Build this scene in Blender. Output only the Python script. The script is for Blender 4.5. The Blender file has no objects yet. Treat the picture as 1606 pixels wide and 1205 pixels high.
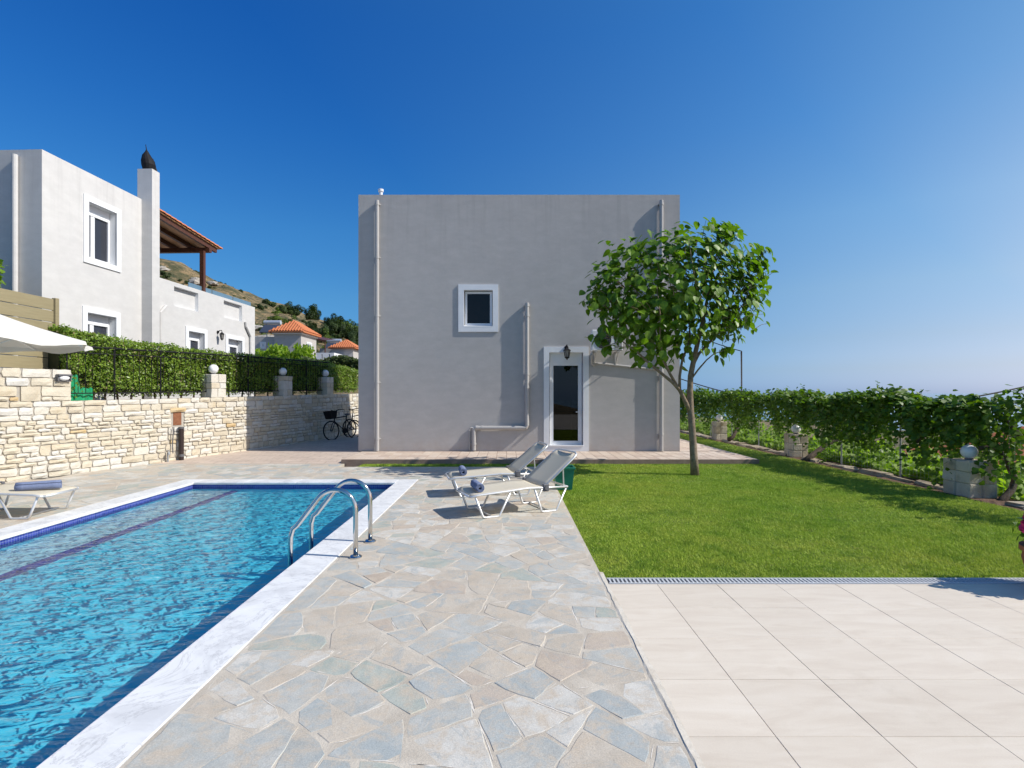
import bpy, math, random
import numpy as np
from mathutils import Vector, Matrix

random.seed(7)
rng = np.random.default_rng(7)
SC = bpy.context.scene
COL = SC.collection

# ------------------------------------------------------------------ camera, sky, sun, exposure
EYE = 1.6
cam_data = bpy.data.cameras.new('camera')
cam = bpy.data.objects.new('camera', cam_data)
COL.objects.link(cam)
cam.location = (0, 0, EYE)
cam.rotation_euler = (math.radians(90), 0, 0)
cam_data.sensor_width = 36
cam_data.lens = 825 / 1606 * 36
cam_data.shift_x = 6 / 1606
cam_data.shift_y = 14.5 / 1606
cam_data.clip_start = 0.05
cam_data.clip_end = 120000
SC.camera = cam

SUN_EL = math.radians(42)
to_sun = Vector((0.984 * math.cos(SUN_EL), -0.178 * math.cos(SUN_EL), math.sin(SUN_EL))).normalized()
world = bpy.data.worlds.new('World')
SC.world = world
world.use_nodes = True
wn, wl = world.node_tree.nodes, world.node_tree.links
sky = wn.new('ShaderNodeTexSky')
sky.sky_type = 'NISHITA'
sky.sun_disc = False
sky.sun_elevation = SUN_EL
sky.sun_rotation = math.atan2(to_sun.x, to_sun.y)
sky.altitude = 100
sky.air_density = 1.0
sky.dust_density = 0.35
sky.ozone_density = 3.0
hsv = wn.new('ShaderNodeHueSaturation')
hsv.inputs['Saturation'].default_value = 1.2
hsv.inputs['Value'].default_value = 1.0
bg = wn['Background']
wl.new(sky.outputs[0], hsv.inputs['Color'])
# the photograph's clear polarised sky: paler towards the sun and the horizon, deep blue away from it
wg = wn.new('ShaderNodeTexCoord')
wsep = wn.new('ShaderNodeSeparateXYZ'); wl.new(wg.outputs['Generated'], wsep.inputs[0])
wdot = wn.new('ShaderNodeVectorMath'); wdot.operation = 'DOT_PRODUCT'; wdot.inputs[1].default_value = to_sun
wl.new(wg.outputs['Generated'], wdot.inputs[0])
def wramp(fac, stops):
    r = wn.new('ShaderNodeValToRGB'); e = r.color_ramp.elements
    while len(e) < len(stops): e.new(0.5)
    for i, (p_, c_) in enumerate(stops): e[i].position = p_; e[i].color = (*c_, 1)
    wl.new(fac, r.inputs[0]); return r.outputs[0]
w_el = wramp(wsep.outputs[2], [(0.0,(0.59,0.673,1.214)),(0.04,(0.736,0.665,0.857)),(0.09,(0.896,0.729,0.748)),(0.17,(1.106,0.901,0.788)),(0.28,(1.069,1.016,0.9)),(0.42,(0.705,0.944,0.988)),(0.56,(0.49,0.872,1.027))])
w_su = wramp(wdot.outputs['Value'], [(0.0,(0.29,0.67,0.995)),(0.25,(0.604,0.829,1.028)),(0.5,(0.93,0.97,1.03)),(0.7,(1.75,1.2,0.99))])
def wmul(a_, b_):
    x = wn.new('ShaderNodeMix'); x.data_type = 'RGBA'; x.blend_type = 'MULTIPLY'; x.clamp_result = False; x.inputs[0].default_value = 1
    wl.new(a_, x.inputs[6]); wl.new(b_, x.inputs[7]); return x.outputs[2]
wl.new(wmul(wmul(hsv.outputs[0], w_el), w_su), bg.inputs[0])
bg.inputs[1].default_value = 0.115

sun_data = bpy.data.lights.new('sun', 'SUN')
sun_data.energy = 4.2
sun_data.angle = math.radians(0.53)
sun_data.color = (1.0, 0.95, 0.87)
sun_data.cycles.is_caustics_light = True
sun = bpy.data.objects.new('sun', sun_data)
COL.objects.link(sun)
sun.location = (30, -6, 30)
sun.rotation_euler = to_sun.to_track_quat('Z', 'Y').to_euler()

SC.view_settings.view_transform = 'Standard'
SC.view_settings.look = 'None'
SC.view_settings.exposure = 0.35
SC.view_settings.gamma = 1.0
SC.view_settings.use_curve_mapping = False
SC.render.engine = 'CYCLES'
SC.cycles.use_denoising = True
SC.cycles.max_bounces = 8
SC.cycles.transparent_max_bounces = 12
SC.cycles.sample_clamp_indirect = 6
SC.cycles.use_adaptive_sampling = True
SC.cycles.adaptive_threshold = 0.015

# ------------------------------------------------------------------ mesh helpers
class MB:
    """collects faces, then becomes ONE mesh object"""
    def __init__(s):
        s.v, s.f, s.m = [], [], []
    def add(s, verts, faces, mi=0):
        b = len(s.v)
        s.v.extend([tuple(p) for p in verts])
        s.f.extend([tuple(i + b for i in f) for f in faces])
        s.m.extend([mi] * len(faces))
    def box(s, x0, x1, y0, y1, z0, z1, mi=0):
        v = [(x0,y0,z0),(x1,y0,z0),(x1,y1,z0),(x0,y1,z0),(x0,y0,z1),(x1,y0,z1),(x1,y1,z1),(x0,y1,z1)]
        s.add(v, [(0,3,2,1),(4,5,6,7),(0,1,5,4),(1,2,6,5),(2,3,7,6),(3,0,4,7)], mi)
    def bbox(s, x0, x1, y0, y1, z0, z1, b=0.008, mi=0):
        """box with chamfered edges"""
        xs, ys, zs = (x0, x1), (y0, y1), (z0, z1)
        v, idx = [], {}
        for i in (0,1):
            for j in (0,1):
                for k in (0,1):
                    c = (xs[i], ys[j], zs[k]); d = (b*(1-2*i), b*(1-2*j), b*(1-2*k))
                    for a in range(3):
                        p = [c[q] + (0 if q == a else d[q]) for q in range(3)]
                        idx[(i,j,k,a)] = len(v); v.append(p)
        f = []
        I = idx
        f.append([I[(0,j,k,0)] for j,k in ((0,0),(0,1),(1,1),(1,0))]); f.append([I[(1,j,k,0)] for j,k in ((0,0),(1,0),(1,1),(0,1))])
        f.append([I[(i,0,k,1)] for i,k in ((0,0),(1,0),(1,1),(0,1))]); f.append([I[(i,1,k,1)] for i,k in ((0,0),(0,1),(1,1),(1,0))])
        f.append([I[(i,j,0,2)] for i,j in ((0,0),(0,1),(1,1),(1,0))]); f.append([I[(i,j,1,2)] for i,j in ((0,0),(1,0),(1,1),(0,1))])
        for j in (0,1):
            for k in (0,1): f.append([I[(0,j,k,1)],I[(1,j,k,1)],I[(1,j,k,2)],I[(0,j,k,2)]])
        for i in (0,1):
            for k in (0,1): f.append([I[(i,0,k,0)],I[(i,1,k,0)],I[(i,1,k,2)],I[(i,0,k,2)]])
        for i in (0,1):
            for j in (0,1): f.append([I[(i,j,0,0)],I[(i,j,1,0)],I[(i,j,1,1)],I[(i,j,0,1)]])
        for i in (0,1):
            for j in (0,1):
                for k in (0,1): f.append([I[(i,j,k,a)] for a in range(3)])
        s.add(v, f, mi)
    def obox(s, O, u, n, u0, u1, z0, z1, n0, n1, mi=0):
        """box in a wall frame: origin O, horizontal axis u, outward axis n, z up"""
        O, u, n = Vector(O), Vector(u), Vector(n)
        v = []
        for zz in (z0, z1):
            for a, b in ((u0,n0),(u1,n0),(u1,n1),(u0,n1)):
                p = O + u*a + n*b; v.append((p.x, p.y, p.z + zz))
        s.add(v, [(0,3,2,1),(4,5,6,7),(0,1,5,4),(1,2,6,5),(2,3,7,6),(3,0,4,7)], mi)
    def tube(s, pts, r, n=8, cap=True, mi=0):
        P = [Vector(p) for p in pts]
        R = [r]*len(P) if not hasattr(r, '__len__') else list(r)
        up = Vector((0,0,1)); rings = []
        prev = None
        for i, p in enumerate(P):
            t = ((P[i+1] if i+1 < len(P) else p) - (P[i-1] if i else p))
            if t.length < 1e-9: t = Vector((0,0,1))
            t.normalize()
            if prev is None:
                a = up if abs(t.z) < 0.9 else Vector((1,0,0))
                e1 = t.cross(a).normalized()
            else:
                e1 = (prev - t*prev.dot(t))
                e1 = e1.normalized() if e1.length > 1e-6 else t.orthogonal().normalized()
            prev = e1
            e2 = t.cross(e1)
            rings.append([p + (e1*math.cos(2*math.pi*k/n) + e2*math.sin(2*math.pi*k/n))*R[i] for k in range(n)])
        v = [q for ring in rings for q in ring]; f = []
        for i in range(len(P)-1):
            for k in range(n):
                f.append((i*n+k, i*n+(k+1)%n, (i+1)*n+(k+1)%n, (i+1)*n+k))
        if cap:
            f.append(tuple(range(n-1,-1,-1))); f.append(tuple((len(P)-1)*n+k for k in range(n)))
        s.add(v, f, mi)
    def lathe(s, c, prof, n=16, mi=0, jit=0):
        """profile [(r,z)] around vertical axis at c"""
        v = []
        for r, z in prof:
            for k in range(n):
                a = 2*math.pi*k/n
                v.append((c[0]+r*math.cos(a), c[1]+r*math.sin(a), c[2]+z))
        f = []
        for i in range(len(prof)-1):
            for k in range(n):
                f.append((i*n+k, i*n+(k+1)%n, (i+1)*n+(k+1)%n, (i+1)*n+k))
        f.append(tuple(range(n-1,-1,-1))); f.append(tuple((len(prof)-1)*n+k for k in range(n)))
        s.add(v, f, mi)

def obj(name, mb, mats, parent=None, smooth=False, loc=None, local=False, kind=None, label=None):
    """link a MB as one mesh object; geometry is given in world space unless local"""
    me = bpy.data.meshes.new(name)
    off = Vector((0,0,0))
    if parent is not None and not local:
        r = parent
        while r.parent: r = r.parent
        off = Vector(r.location)
    elif loc is not None and not local:
        off = Vector(loc)
    v = np.array(mb.v, dtype=float) - np.array(off)
    me.from_pydata(v.tolist(), [], mb.f)
    if not isinstance(mats, (list, tuple)): mats = [mats]
    for m in mats: me.materials.append(m)
    if any(mb.m): me.polygons.foreach_set('material_index', mb.m)
    if smooth: me.polygons.foreach_set('use_smooth', [True]*len(me.polygons))
    me.update()
    o = bpy.data.objects.new(name, me)
    COL.objects.link(o)
    if parent is not None: o.parent = parent
    elif loc is not None: o.location = loc
    if kind: o['kind'] = kind
    if label: o['label'] = label
    return o

def npobj(name, V, F, mats, parent=None, kind=None, mi=None, smooth=False, loc=None):
    """fast mesh from numpy arrays; F has one fixed face size"""
    me = bpy.data.meshes.new(name)
    V = np.asarray(V, dtype=np.float32)
    if parent is not None:
        r = parent
        while r.parent: r = r.parent
        V = V - np.array(r.location, dtype=np.float32)
    elif loc is not None:
        V = V - np.array(loc, dtype=np.float32)
    F = np.asarray(F, dtype=np.int32)
    n, k = F.shape
    me.vertices.add(len(V)); me.vertices.foreach_set('co', V.ravel())
    me.loops.add(n*k); me.loops.foreach_set('vertex_index', F.ravel())
    me.polygons.add(n); me.polygons.foreach_set('loop_start', np.arange(0, n*k, k, dtype=np.int32))
    if not isinstance(mats, (list, tuple)): mats = [mats]
    for m in mats: me.materials.append(m)
    if mi is not None: me.polygons.foreach_set('material_index', np.asarray(mi, dtype=np.int32))
    if smooth: me.polygons.foreach_set('use_smooth', np.ones(n, dtype=bool))
    me.update(calc_edges=True); me.validate()
    o = bpy.data.objects.new(name, me)
    COL.objects.link(o)
    if parent is not None: o.parent = parent
    elif loc is not None: o.location = loc
    if kind: o['kind'] = kind
    return o

def tag(o, label=None, cat=None, group=None, kind=None):
    if label: o['label'] = label
    if cat: o['category'] = cat
    if group: o['group'] = group
    if kind: o['kind'] = kind
    return o

def thing(name, loc, label, cat, group=None, rz=0.0):
    o = bpy.data.objects.new(name, None)
    o.empty_display_size = 0.2
    COL.objects.link(o)
    o.location = loc; o.rotation_euler = (0, 0, rz)
    return tag(o, label, cat, group)

def copy_tree(o, parent=None):
    c = o.copy(); COL.objects.link(c); c.parent = parent
    for ch in list(o.children): copy_tree(ch, c)
    return c

# ------------------------------------------------------------------ material helpers
def new_mat(name):
    m = bpy.data.materials.new(name); m.use_nodes = True
    return m, m.node_tree.nodes, m.node_tree.links, m.node_tree.nodes['Principled BSDF']

def noise(N, L, vec, scale, detail=4, rough=0.55, dist=0.0):
    t = N.new('ShaderNodeTexNoise')
    t.inputs['Scale'].default_value = scale; t.inputs['Detail'].default_value = detail
    t.inputs['Roughness'].default_value = rough; t.inputs['Distortion'].default_value = dist
    L.new(vec, t.inputs['Vector'])
    return t.outputs['Fac']

def ramp(N, L, fac, stops):
    r = N.new('ShaderNodeValToRGB')
    e = r.color_ramp.elements
    while len(e) < len(stops): e.new(0.5)
    for i, (p, c) in enumerate(stops):
        e[i].position = p; e[i].color = (*c, 1) if len(c) == 3 else c
    L.new(fac, r.inputs['Fac'])
    return r.outputs['Color']

def mixc(N, L, fac, a, b, mode='MIX'):
    x = N.new('ShaderNodeMix'); x.data_type = 'RGBA'; x.blend_type = mode
    if isinstance(fac, (int, float)): x.inputs[0].default_value = fac
    else: L.new(fac, x.inputs[0])
    for i, c in ((6, a), (7, b)):
        if isinstance(c, tuple): x.inputs[i].default_value = (*c, 1)
        else: L.new(c, x.inputs[i])
    return x.outputs[2]

def bump(N, L, h, strength, dist, normal=None):
    b = N.new('ShaderNodeBump'); b.inputs['Strength'].default_value = strength; b.inputs['Distance'].default_value = dist
    L.new(h, b.inputs['Height'])
    if normal is not None: L.new(normal, b.inputs['Normal'])
    return b.outputs['Normal']

def pos(N):
    return N.new('ShaderNodeNewGeometry').outputs['Position']

def pmat(name, c1, c2=None, scale=6, rough=0.6, bmp=0.0, bscale=40, bdist=0.005, metal=0, spec=0.4, stain=None, sscale=1.2, samt=0.5, obj_coords=False, stretch=None, fine=0.0):
    m, N, L, P = new_mat(name)
    v = N.new('ShaderNodeTexCoord').outputs['Object'] if obj_coords else pos(N)
    if stretch:
        mp = N.new('ShaderNodeMapping'); mp.inputs['Scale'].default_value = stretch
        L.new(v, mp.inputs['Vector']); v = mp.outputs[0]
    col = None
    if c2 is not None:
        col = ramp(N, L, noise(N, L, v, scale, 6, 0.6), [(0.3, c1), (0.7, c2)])
    if stain is not None:
        f = ramp(N, L, noise(N, L, v, sscale, 5, 0.6, 0.4), [(0.5, (0,0,0)), (0.72, (samt,samt,samt))])
        col = mixc(N, L, f, col if col is not None else c1, stain)
    if fine:
        g = ramp(N, L, noise(N, L, v, 160, 3, 0.7), [(0.3, (1-fine,)*3), (0.7, (1+fine*0.5,)*3)])
        col = mixc(N, L, 1.0, col if col is not None else c1, g, 'MULTIPLY')
    if col is None: P.inputs['Base Color'].default_value = (*c1, 1)
    else: L.new(col, P.inputs['Base Color'])
    P.inputs['Roughness'].default_value = rough; P.inputs['Metallic'].default_value = metal
    P.inputs['Specular IOR Level'].default_value = spec
    if bmp: L.new(bump(N, L, noise(N, L, v, bscale, 6, 0.65), bmp, bdist), P.inputs['Normal'])
    return m

def leaf_mat(name, dark, light, scale=9, trans=0.35, rough=0.45, yellow=None, tcol=None):
    m, N, L, P = new_mat(name)
    p = pos(N)
    a = noise(N, L, p, scale, 3, 0.7)
    col = ramp(N, L, a, [(0.32, dark), (0.68, light)])
    oi = N.new('ShaderNodeObjectInfo')
    col = mixc(N, L, 1.0, col, ramp(N, L, oi.outputs['Random'], [(0, (0.8,0.82,0.8)), (1, (1.15,1.1,1.0))]), 'MULTIPLY')
    if yellow:
        f = ramp(N, L, noise(N, L, p, scale*2.3, 2, 0.6), [(0.66, (0,0,0)), (0.78, (0.8,0.8,0.8))])
        col = mixc(N, L, f, col, yellow)
    L.new(col, P.inputs['Base Color'])
    P.inputs['Roughness'].default_value = rough; P.inputs['Specular IOR Level'].default_value = 0.35
    tr = N.new('ShaderNodeBsdfTranslucent')
    tc = mixc(N, L, 1.0, col, tcol or (1.5, 1.7, 0.6), 'MULTIPLY')
    L.new(tc, tr.inputs['Color'])
    mx = N.new('ShaderNodeMixShader'); mx.inputs[0].default_value = trans
    L.new(P.outputs[0], mx.inputs[1]); L.new(tr.outputs[0], mx.inputs[2])
    L.new(mx.outputs[0], N['Material Output'].inputs['Surface'])
    return m

def glass_mat(name, tint=(0.012,0.012,0.014), rough=0.02, spec=0.3):
    m, N, L, P = new_mat(name)
    P.inputs['Base Color'].default_value = (*tint, 1); P.inputs['Roughness'].default_value = rough
    P.inputs['Specular IOR Level'].default_value = spec
    return m

M = {}
M['stucco'] = None
def stucco(name, base, warm, strength=0.12):
    m, N, L, P = new_mat(name)
    p = pos(N)
    c = ramp(N, L, noise(N, L, p, 0.7, 5, 0.6, 0.3), [(0.3, base), (0.7, warm)])
    streak = N.new('ShaderNodeMapping'); streak.inputs['Scale'].default_value = (2.2, 2.2, 5.0)
    L.new(p, streak.inputs['Vector'])
    s = ramp(N, L, noise(N, L, streak.outputs[0], 1.1, 6, 0.7), [(0.40, (0.945,)*3), (0.72, (1.05,)*3)])
    c = mixc(N, L, 1.0, c, s, 'MULTIPLY')
    # rain streaks below the parapet, splashed dirt at the foot, old crack lines
    sp = N.new('ShaderNodeSeparateXYZ'); L.new(p, sp.inputs[0])
    drip = N.new('ShaderNodeMapping'); drip.inputs['Scale'].default_value = (3.0, 3.0, 0.16); L.new(p, drip.inputs['Vector'])
    dn = noise(N, L, drip.outputs[0], 2.2, 6, 0.7)
    mr = N.new('ShaderNodeMapRange'); mr.inputs[1].default_value = 4.6; mr.inputs[2].default_value = 6.8; L.new(sp.outputs[2], mr.inputs[0])
    mu = N.new('ShaderNodeMath'); mu.operation = 'MULTIPLY'; L.new(mr.outputs[0], mu.inputs[0]); L.new(ramp(N, L, dn, [(0.5,(0,0,0)),(0.75,(0.5,0.5,0.5))]), mu.inputs[1])
    c = mixc(N, L, mu.outputs[0], c, tuple(v_*0.72 for v_ in base))
    mr2 = N.new('ShaderNodeMapRange'); mr2.inputs[1].default_value = 0.75; mr2.inputs[2].default_value = 0.05; L.new(sp.outputs[2], mr2.inputs[0])
    mu2 = N.new('ShaderNodeMath'); mu2.operation = 'MULTIPLY'; L.new(mr2.outputs[0], mu2.inputs[0]); L.new(ramp(N, L, noise(N, L, p, 2.5, 7, 0.75), [(0.42,(0,0,0)),(0.7,(0.6,0.6,0.6))]), mu2.inputs[1])
    c = mixc(N, L, mu2.outputs[0], c, (0.40,0.31,0.25))
    L.new(c, P.inputs['Base Color']); P.inputs['Roughness'].default_value = 0.85; P.inputs['Specular IOR Level'].default_value = 0.2
    # trowelled render: slow swells plus a fine sand grain
    n1 = bump(N, L, noise(N, L, p, 2.6, 6, 0.55, 0.6), strength, 0.03)
    n2 = bump(N, L, noise(N, L, p, 90, 3, 0.6), 0.25, 0.002, n1)
    L.new(n2, P.inputs['Normal'])
    return m
M['stucco'] = stucco('grey_render', (0.44,0.42,0.405), (0.475,0.453,0.435))
M['stucco_pale'] = stucco('pale_render', (0.56,0.55,0.54), (0.59,0.58,0.565), 0.05)
M['white'] = pmat('white_paint', (0.72,0.73,0.75), (0.78,0.79,0.80), 3, 0.55, 0.15, 60, 0.002)
M['pvc'] = pmat('white_plastic', (0.75,0.76,0.78), rough=0.35)
M['pipe'] = pmat('grey_pipe', (0.40,0.385,0.37), (0.44,0.425,0.41), 4, 0.5)
M['black'] = pmat('black_iron', (0.012,0.012,0.014), rough=0.7, spec=0.2)
M['steel'] = pmat('polished_steel', (0.62,0.61,0.59), rough=0.12, metal=1)
M['alu'] = pmat('matte_aluminium', (0.72,0.72,0.71), rough=0.35, metal=0.55)
M['globe'] = pmat('opal_globe', (0.82,0.82,0.82), rough=0.25)
M['dark'] = pmat('dark_interior', (0.04,0.038,0.036), rough=0.9)
M['curtain'] = pmat('grey_blind', (0.28,0.29,0.31), (0.33,0.34,0.36), 3, 0.8)
M['wood'] = pmat('stained_timber', (0.07,0.025,0.012), (0.11,0.04,0.02), 4, 0.5, stretch=(1,8,1))
M['soffit'] = pmat('pine_boarding', (0.55,0.28,0.13), (0.64,0.35,0.17), 3, 0.6)
M['terracotta'] = pmat('terracotta', (0.42,0.13,0.05), (0.55,0.20,0.085), 5, 0.8, 0.3, 30, 0.01)
M['pot'] = pmat('pot_clay', (0.36,0.10,0.05), (0.42,0.14,0.07), 6, 0.75)
M['olive_board'] = pmat('olive_composite_board', (0.25,0.21,0.12), (0.30,0.255,0.15), 3, 0.65, 0.15, 80, 0.002, stretch=(1,1,14))
M['canvas'] = pmat('ivory_canvas', (0.74,0.72,0.67), (0.78,0.76,0.71), 4, 0.8)
M['sling'] = pmat('cream_sling', (0.83,0.775,0.65), (0.86,0.80,0.68), 30, 0.75)
m = M['sling']; N, L = m.node_tree.nodes, m.node_tree.links
tr = N.new('ShaderNodeBsdfTranslucent'); tr.inputs[0].default_value = (0.75,0.68,0.52,1); mx = N.new('ShaderNodeMixShader'); mx.inputs[0].default_value = 0.42
L.new(N['Principled BSDF'].outputs[0], mx.inputs[1]); L.new(tr.outputs[0], mx.inputs[2]); L.new(mx.outputs[0], N['Material Output'].inputs['Surface'])
m = M['canvas']; N, L = m.node_tree.nodes, m.node_tree.links
tr = N.new('ShaderNodeBsdfTranslucent'); tr.inputs[0].default_value = (0.62,0.55,0.42,1); mx = N.new('ShaderNodeMixShader'); mx.inputs[0].default_value = 0.18
L.new(N['Principled BSDF'].outputs[0], mx.inputs[1]); L.new(tr.outputs[0], mx.inputs[2]); L.new(mx.outputs[0], N['Material Output'].inputs['Surface'])
M['towel'] = pmat('blue_grey_towel', (0.15,0.185,0.30), (0.20,0.24,0.37), 60, 0.95, 0.8, 200, 0.006)
M['plastic'] = pmat('grey_plastic', (0.12,0.12,0.13), rough=0.5)
M['mortar'] = pmat('wall_mortar', (0.36,0.33,0.285), (0.45,0.415,0.36), 9, 0.95, 0.7, 60, 0.01)
M['grout'] = pmat('paving_mortar', (0.42,0.365,0.295), (0.61,0.55,0.46), 5, 0.95, 0.5, 90, 0.006, fine=0.15)
M['bark'] = pmat('tree_bark', (0.16,0.115,0.075), (0.30,0.235,0.165), 14, 0.9, 0.8, 35, 0.01)
M['vinebark'] = pmat('vine_bark', (0.06,0.042,0.03), (0.12,0.09,0.065), 20, 0.95, 0.9, 40, 0.012)
M['soil'] = pmat('soil', (0.10,0.055,0.035), (0.20,0.12,0.075), 8, 0.95, 0.9, 30, 0.03)
M['galv'] = pmat('galvanised_steel', (0.35,0.36,0.37), rough=0.5, metal=0.4)
M['grate'] = pmat('grate_plastic', (0.50,0.51,0.52), (0.58,0.59,0.60), 20, 0.5)
M['green_net'] = pmat('green_netting', (0.0,0.20,0.075), (0.02,0.34,0.15), 40, 0.6)
M['green_box'] = pmat('green_plastic', (0.01,0.16,0.10), (0.015,0.19,0.12), 4, 0.5)
M['petal'] = pmat('magenta_petal', (0.42,0.012,0.09), (0.55,0.03,0.16), 20, 0.6)
M['leaf'] = leaf_mat('mulberry_leaf', (0.06,0.135,0.010), (0.19,0.32,0.022), 7, 0.36, 0.42)
M['vine'] = leaf_mat('vine_leaf', (0.045,0.10,0.008), (0.135,0.23,0.02), 5, 0.33, 0.5, yellow=(0.26,0.32,0.03))
M['weed'] = leaf_mat('weed_leaf', (0.14,0.25,0.015), (0.30,0.42,0.04), 3, 0.45, 0.6)
M['hedge'] = leaf_mat('hedge_leaf', (0.055,0.125,0.012), (0.33,0.46,0.06), 11, 0.28, 0.36, yellow=(0.36,0.31,0.15))
M['dry'] = leaf_mat('dry_leaf', (0.13,0.085,0.035), (0.40,0.32,0.18), 9, 0.2, 0.6)
M['hedge_core'] = pmat('hedge_inner_shade', (0.02,0.03,0.008), (0.04,0.04,0.015), 20, 0.95)  # very dark green in place of shade inside the hedge
M['bushleaf'] = leaf_mat('maquis_leaf', (0.025,0.05,0.01), (0.07,0.10,0.022), 0.8, 0.2, 0.6)
M['bushleaf2'] = leaf_mat('carob_leaf', (0.018,0.038,0.008), (0.05,0.085,0.018), 0.8, 0.2, 0.6)
M['bushleaf3'] = leaf_mat('young_leaf', (0.07,0.12,0.015), (0.14,0.20,0.03), 0.8, 0.3, 0.6)

# ------------------------------------------------------------------ places measured from the photograph
FX, CX, HY = 825.0, 797.0, 617.0
def at(px, py, Y):                       # point seen at pixel px,py that stands Y metres in front of the camera
    return Vector(((px-CX)*Y/FX, Y, EYE + (HY-py)*Y/FX))
def on_ground(px, py, z=0.0):            # point seen at pixel px,py on the level z
    Y = (EYE-z)*FX/(py-HY)
    return Vector(((px-CX)*Y/FX, Y, z))

POOL_X0, POOL_X1, POOL_Y0, POOL_Y1 = -5.65, -2.0, -1.6, 9.43
COP = 0.335
DECK_R = 0.82
WATER_Z = -0.09

# ------------------------------------------------------------------ terrain, sea
def terrain_z(x, y):
    left = np.interp(x, [-260,-120,-66,-48,-29,-12,4,20], [70,44,26.8,19.0,12.6,7.0,3.0,0.0])
    s = np.clip((y-24)/86.0, 0, 1); s = s*s*(3-2*s)*0.35 + s*0.65
    right = np.interp(x, [7.6, 9, 30, 350, 520], [0, -0.5, -5.2, -25.5, -38])
    base = np.where(x < -8.2, 1.35, -0.06)
    t = np.clip((-x-8.2)/1.0, 0, 1)
    base = -0.06 + t*1.35*np.clip((y-2)/6, 0, 1)
    wallx = np.interp(y, [-10,6.6,8.0,9.43,11.0,12.4,14.0,16.3,18.3,20.9,23.5], [-14,-10.35,-9.75,-9.1,-8.45,-7.86,-7.17,-6.55,-6.04,-5.45,-4.9])
    yard = (x > wallx-1.0) & (x < 7.4) & (y > -14) & (y < 24)
    z = base*(1-s) + left*s + right
    z = np.where(yard, -2.3, z)
    far = np.clip((y-230)/200, 0, 1)
    return z*(1-far) - 40*far
xs = np.unique(np.concatenate([np.linspace(-260,-60,50), np.linspace(-60,12,110), np.linspace(12,60,40), np.linspace(60,560,50)]))
ys = np.unique(np.concatenate([np.linspace(-60,0,18), np.linspace(0,40,60), np.linspace(40,130,90), np.linspace(130,440,40)]))
GX, GY = np.meshgrid(xs, ys)
GZ = terrain_z(GX, GY)
rough = np.zeros_like(GZ)
for k in range(26):
    a = rng.uniform(0, 6.28); w = rng.uniform(0.12, 1.1)
    rough += np.sin(GX*w*math.cos(a) + GY*w*math.sin(a) + rng.uniform(0,6.28)) * 0.10/w**0.5
GZ += rough*np.clip((GY-30)/40, 0, 1)
V = np.stack([GX.ravel(), GY.ravel(), GZ.ravel()], 1)
ny, nx = GX.shape
I = np.arange(ny*nx).reshape(ny, nx)
F = np.stack([I[:-1,:-1].ravel(), I[:-1,1:].ravel(), I[1:,1:].ravel(), I[1:,:-1].ravel()], 1)
m, N, L, P = new_mat('hillside')
p = pos(N)
c = ramp(N, L, noise(N, L, p, 0.30, 9, 0.72), [(0.36, (0.04,0.05,0.017)), (0.47, (0.12,0.10,0.045)), (0.56, (0.29,0.20,0.10)), (0.64, (0.16,0.13,0.06)), (0.72, (0.38,0.33,0.27))])
c = mixc(N, L, ramp(N, L, noise(N, L, p, 0.9, 6, 0.7), [(0.52,(0,0,0)),(0.60,(1,1,1))]), c, (0.05,0.06,0.02))
L.new(c, P.inputs['Base Color']); P.inputs['Roughness'].default_value = 0.95
L.new(bump(N, L, noise(N, L, p, 1.2, 8, 0.7), 0.9, 0.6), P.inputs['Normal'])
terrain = npobj('terrain', V, F, m, kind='structure', smooth=True)

m, N, L, P = new_mat('sea_water')
P.inputs['Base Color'].default_value = (0.06,0.17,0.28,1); P.inputs['Roughness'].default_value = 0.12
p = pos(N)
L.new(bump(N, L, noise(N, L, p, 0.12, 6, 0.6), 0.04, 0.2), P.inputs['Normal'])
mb = MB(); R = 60000
mb.add([(-R,-2000,-25),(R,-2000,-25),(R,R,-25),(-R,R,-25)], [(0,1,2,3)])
obj('sea', mb, m, kind='structure')

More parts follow.
